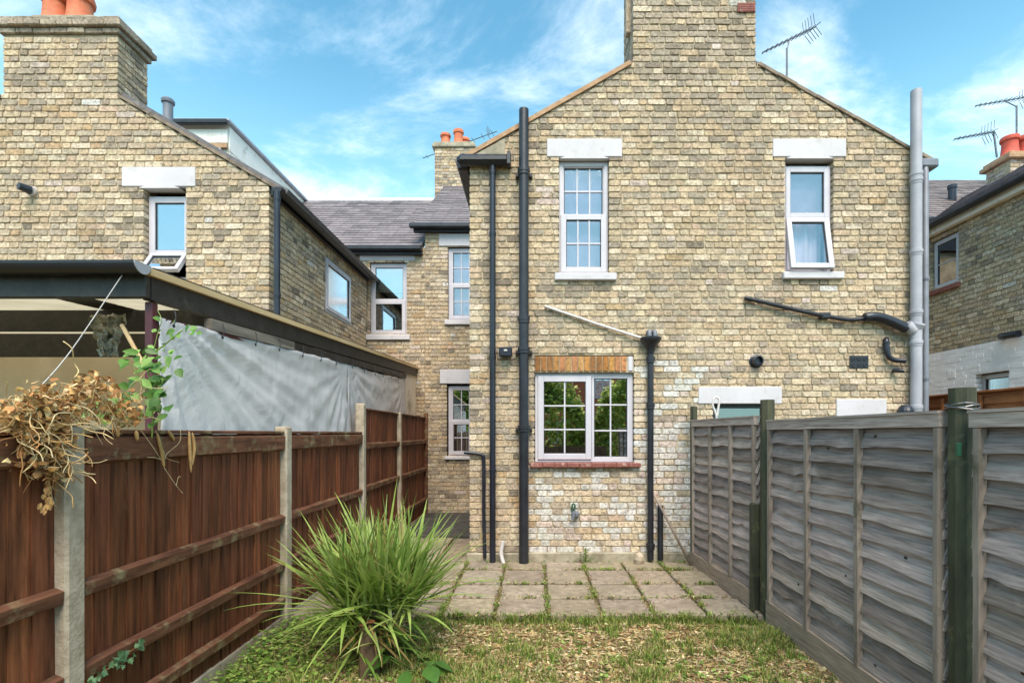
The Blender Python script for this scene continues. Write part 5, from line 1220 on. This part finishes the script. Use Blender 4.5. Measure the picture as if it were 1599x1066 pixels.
mb.build('dry_litter', 'dry', None, 'dry straw and wood chips scattered over the lawn', 'litter', kind='stuff')
mb = MB()
def weed_leaf(x, y, z, s_, col):
    a = ru(0, 6.28); leaf_geo(mb, (x, y, z), (math.cos(a), math.sin(a), ru(-.1, .7)), (0, 0, 1), s_, s_ * ru(.5, .9), col)
for i in range(420):
    x, y = ru(-1.0, 1.9), ru(2.9, 4.3)
    if grass_mask(x * 1.3 + 5, y) < .15: continue
    for q in range(3): weed_leaf(x + random.gauss(0, .02), y + random.gauss(0, .02), lawn_z(x, y) + ru(.005, .03), ru(.018, .04), jc(random.choice(GR[:5]), .2))
for i in range(2600):
    x = -2.04 + abs(random.gauss(0, .42)); y = ru(2.7, 4.3)
    if x > -.9: continue
    weed_leaf(x, y, lawn_z(x, y) + ru(.005, .10) * (1 - (x + 2.05) * .5), ru(.018, .042), jc(random.choice(GR[:5]), .2))
mb.build('ground_cover', 'leaf', None, 'low leafy weeds along the foot of the brown fence', 'weeds', kind='stuff', smooth=True)
mb = MB(); spots = []
for x in xj:
    for q in range(90): spots.append((x + random.gauss(0, .012), ru(4.3, 6.15)))
for yv in ye[:-1]:
    for q in range(230): spots.append((ru(-1.9, 1.85), yv + random.gauss(0, .012)))
for q in range(70): spots.append((ru(-.7, 1.8), 6.13 + random.gauss(0, .015)))
for (x, y) in spots:
    d = mn.noise(V((x * 2.3, y * 2.6, 11))) + .4 * mn.noise(V((x * 9, y * 9, 2)))
    if d < -.3: continue
    for q in range(random.choice((1, 2, 3, 4)) if d > .15 else 1):
        weed_leaf(x + random.gauss(0, .012), y + random.gauss(0, .012), ru(-.006, .018), ru(.010, .028), jc(random.choice(GR[:5]) if rnd() < .75 else random.choice(STR), .2))
    if d > .05:
        for q in range(4): tuft_blade(x + random.gauss(0, .015), y + random.gauss(0, .012), 0, ru(.015, .05), jc(random.choice(GG), .2), 1.1)
mb.build('joint_weeds', 'leaf', None, 'small weeds and moss growing in the paving joints', 'weeds', kind='stuff')
mb = MB()
for i in range(4200):
    x, y = (random.choice(xj) + random.gauss(0, .03), ru(4.36, 6.1)) if rnd() < .5 else (ru(-1.9, 1.85), random.choice(ye) + random.gauss(0, .03))
    if y > 6.15 or mn.noise(V((x * 3, y * 3, 15))) < -.1: continue
    a = ru(0, 3.14); s_ = ru(.003, .012); c = jc(random.choice((STR[3], STR[5], s2l(74, 64, 48))), .2); k = len(mb.v)
    for q in range(4): mb.v.append((x + math.cos(a + q * 1.57) * s_, y + math.sin(a + q * 1.57) * s_ * ru(.4, 1), .003)); mb.c.append(c)
    mb.v.append((x, y, .003 + s_ * .6)); mb.c.append(c); mb.f += [(k + q, k + (q + 1) % 4, k + 4) for q in range(4)]
mb.build('paving_debris', 'dry', None, 'brown crumbs of soil and leaf along the paving joints', 'debris', kind='stuff')
sp = thing('wall_weed', (-.02 + .0, YA - .07, .02), 'small green weed sprouting at the foot of the wall below the tap', 'plant')
for i in range(26):
    mb = MB(); a = ru(0, 6.28); e = ru(.3, 1.4); d = V((math.cos(a) * math.cos(e), -abs(math.sin(a)) * math.cos(e), math.sin(e))); b = V((.615, YA - .06, .0)); q = b + d * ru(.05, .15)
    mb.tube([b, q], .002, 4, col=GR[1]); leaf_geo(mb, q, d, (0, 0, 1), ru(.03, .05), ru(.02, .03), jc(random.choice(GR[:4]))); mb.build('leaf', 'leaf', sp)

# ---------------------------------------------------------------- dead bean vine over the near post
vy = 2.35
dv = thing('dead_vine', px(90, 690, vy), 'tangle of dry straw-coloured bean vine draped over the concrete post', 'vine')
mb = MB(); DRY = [s2l(*c) for c in [(214, 190, 144), (198, 160, 108), (176, 132, 84), (222, 202, 162), (150, 110, 72)]]
def blob(u, v, su, sv, sy=.05):
    u = random.gauss(u, su); v = random.gauss(v, sv); X_ = -2.02 + (ru(-.02, .02) if v > 668 else ru(-.14, .03)); return px(u, v, -X_ * 800 / (835 - u))
cl = [(72, 625, 22, 13), (60, 660, 24, 18), (78, 700, 15, 18), (145, 605, 18, 11), (195, 640, 20, 12), (100, 640, 22, 14), (25, 650, 14, 9), (66, 680, 19, 22), (85, 722, 8, 12), (70, 640, 24, 16)]
for i in range(260):
    c = random.choice(cl); p = blob(*c); pts = [p]; d = V((ru(-1, 1), ru(-.6, .6), ru(-1, .6))).normalized()
    for q in range(random.choice((4, 5, 6))): d = (d + V((ru(-1, 1), ru(-.7, .7), ru(-1.1, .8))) * .8).normalized(); pts.append(pts[-1] + d * ru(.02, .05))
    mb.tube(bez(pts, 3), ru(.001, .0026), 4, col=jc(random.choice(DRY), .15))
mb.build('stems', 'dry', dv, kind='stuff', smooth=True)
mb = MB()
for i in range(1500):
    c = random.choice(cl[:4] + cl[4:]); p = blob(*c); d = V((ru(-1, 1), ru(-1, 1), ru(-1.4, .3)))
    leaf_geo(mb, p, d, (ru(-1, 1), ru(-1, 0), ru(-.2, 1)), ru(.018, .042), ru(.012, .030), jc(random.choice(DRY[:3] + DRY[1:3] + DRY[4:]), .3), cup=ru(-1.6, 1.6))
for (u, v) in ((75, 760), (78, 790), (70, 775)):
    for q in range(6): leaf_geo(mb, blob(u, v, 4, 8, .02), (ru(-.4, .4), ru(-.4, .4), -1), (1, -1, 0), ru(.02, .035), .015, jc(DRY[1]), .6)
mb.build('withered_leaves', 'dry', dv, kind='stuff')
# hanging pods and tendrils
XP = XFb + .05
def on_fence(u, v):
    y = -XP * 800 / (835 - u); return V((XP, y, 1.545 + (676 - v) * y / 800))
for pts in ([(182, 670), (184, 683)], [(212, 672), (214, 688)], [(262, 672), (272, 688)], [(245, 676), (252, 705), (256, 730)], [(295, 673), (296, 700), (298, 738)], [(300, 675), (303, 700), (299, 728)]):
    mb = MB(); P = bez([on_fence(u, v) for u, v in pts], 5); m = len(P); mb.tube(P, [.002 + .008 * math.sin(math.pi * i / (m - 1)) ** .6 for i in range(m)], 6, col=jc(DRY[1])); mb.build('bean_pod', 'dry', dv, smooth=True)
mb = MB()
for pts in ([(220, 672), (240, 700), (250, 716)], [(243, 673), (258, 715), (240, 714), (230, 714)], [(256, 730), (266, 745), (275, 758), (285, 770)], [(281, 668), (280, 690), (258, 712), (280, 722)], [(275, 758), (278, 745), (282, 744)]):
    mb.tube(bez([on_fence(u, v) for u, v in pts], 5), .0016, 4, col=DRY[3])
mb.build('tendrils', 'dry', dv, kind='stuff')
# living green plant by the maroon post
gp = thing('climbing_plant', px(240, 672, 2.75), 'green leafy climbing plant rising beside the maroon post', 'plant')
stem = bez([px(236, 700, 2.75), px(238, 620, 2.75), px(228, 560, 2.75), px(248, 545, 2.72), px(285, 515, 2.68)], 6)
mb = MB(); mb.tube(stem, .004, 6, col=GR[2]); mb.tube(bez([px(240, 640, 2.75), px(215, 585, 2.72), px(205, 570, 2.72)], 5), .003, 5, col=GR[2])
mb.tube(bez([px(246, 485, 2.76), px(252, 500, 2.74), px(246, 520, 2.75), px(240, 545, 2.75)], 5), .002, 5, col=GR[2]); mb.build('stem', 'leaf', gp, smooth=True)
LG = [s2l(*c) for c in [(92, 132, 58), (118, 156, 80), (138, 172, 92), (74, 112, 50), (170, 180, 84)]]
sp_ = [(240, 610, 16, 22), (235, 570, 14, 14), (222, 560, 12, 8), (285, 515, 14, 7), (262, 545, 10, 12), (255, 600, 10, 20), (200, 630, 22, 16), (165, 625, 22, 16), (240, 640, 14, 14)]
for i in range(104):
    c = sp_[i % 9]; p = px(random.gauss(c[0], c[2]), random.gauss(c[1], c[3]), 2.72 + random.gauss(0, .06)); big = 1.0 if i % 9 not in (3, 4) else .6
    mb = MB(); leaf_geo(mb, p, (ru(-1, 1), ru(-1, .2), ru(-.9, .3)), (ru(-.4, .4), -1, ru(.2, 1)), ru(.05, .085) * big, ru(.035, .055) * big, jc(random.choice(LG[:4] if i % 9 != 7 else LG[1:]), .15), .3)
    mb.build('leaf', 'leaf', gp, smooth=True)
iv = thing('ivy', on_fence(150, 1060), 'small ivy sprig climbing the lower rail of the brown fence', 'ivy')
path = bez([on_fence(140, 1066), on_fence(165, 1046), on_fence(195, 1022), on_fence(225, 1002)], 6)
mb = MB(); mb.tube(path, .0025, 5, col=DRY[4]); mb.build('stem', 'dry', iv, smooth=True)
for i in range(34):
    p = random.choice(path[:17]) + V((ru(.005, .03), ru(-.04, .04), ru(-.02, .035))); mb = MB(); leaf_geo(mb, p, (ru(.1, .6), ru(-1, 1), ru(-.6, .6)), (1, -.4, .4), ru(.025, .045), ru(.025, .04), jc(random.choice((s2l(96, 130, 96), s2l(120, 150, 112), s2l(82, 116, 78)))), .2, 1); mb.build('leaf', 'leaf', iv)

# ================================================================== BEHIND THE CAMERA (seen mirrored in the window panes)
BLG = [s2l(*c) for c in [(178, 190, 108), (158, 176, 94), (196, 202, 130), (134, 152, 84)]]
def bush(x, y, w_, h, label, n=9000):
    t = thing('bush', (x, y, -.1), label, 'bush')
    mb = MB(); mb.tube([(x, y, -.2), (x + .1, y, h * .5)], [.09, .04], 8)
    for q in range(5): mb.tube([(x, y, h * .15), (x + ru(-.4, .4) * w_, y + ru(-.3, .3), h * ru(.5, .8))], [.04, .012], 6)
    mb.build('trunk', 'bark', t); mb = MB()
    for i in range(n):
        a = ru(0, 6.28); e = ru(-.4, 1.57); r = ru(.55, 1) ** .5 * (1 + .3 * mn.noise(V((math.cos(a) * 1.5 + x, math.sin(a) * 1.5, e * 2)))); p = (x + math.cos(a) * math.cos(e) * r * w_ / 2, y + math.sin(a) * math.cos(e) * r * .9, h * .35 + math.sin(e) * r * h * .62)
        leaf_geo(mb, p, (ru(-1, 1), ru(-1, 1), ru(-.8, .6)), (ru(-.5, .5), ru(-.5, .8), 1), ru(.13, .24), ru(.09, .15), jc(random.choice(BLG), .3))
    mb.build('crown', 'bush_leaf', t, kind='stuff')
bush(-3.6, -7.5, 4.6, 4.0, 'broad leafy bush at the garden end left of the red house'); bush(.2, -7.9, 4.8, 3.7, 'rounded leafy bush in the middle of the garden end'); bush(4.4, -7.8, 4.6, 4.0, 'tall leafy bush at the garden end beside the grey fence')
bf = thing('end_fence', (0, -6.6, -.1), 'low timber fence closing the far end of the garden', 'fence')
for i in range(54):
    mb = MB(); x = -2.7 + i * .1; mb.box(x, x + .096, -6.62, -6.60, -.1, 1.05 + ru(-.01, .01), .003, XF, s2l(96, 72, 54)); mb.build('board', 'wood_brown', bf)
hR = thing('brick_house', (0, -19, -.1), 'red brick house behind the garden hedge', 'house')
mb = MB(); mb.box(-9, 9, -26, -19, -.1, 6.2, 0, XF, s2l(170, 92, 66)); wR = mb.build('wall', 'red_brick', hR)
mb = MB(); mb.prism([(-9.3, 6.2), (9.3, 6.2), (8.2, 7.9), (-8.2, 7.9)], -26.2, -18.7, XF, s2l(110, 84, 74)); mb.build('roof', 'slate', hR)
for x in (-7, -4.2, -1.4, 1.4, 4.2, 7):
    for z in (.9, 3.7):
        mb = MB(); mb.box(x - .55, x + .55, -18.99, -18.94, z, z + 1.4, .01); f = mb.build('window', 'upvc', hR)
        for s_ in (-1, 1): mb = MB(); mb.box(x + s_ * .26 - .22, x + s_ * .26 + .22, -18.938, -18.93, z + .08, z + 1.32, 0); mb.build('pane', 'glass_dark', f)
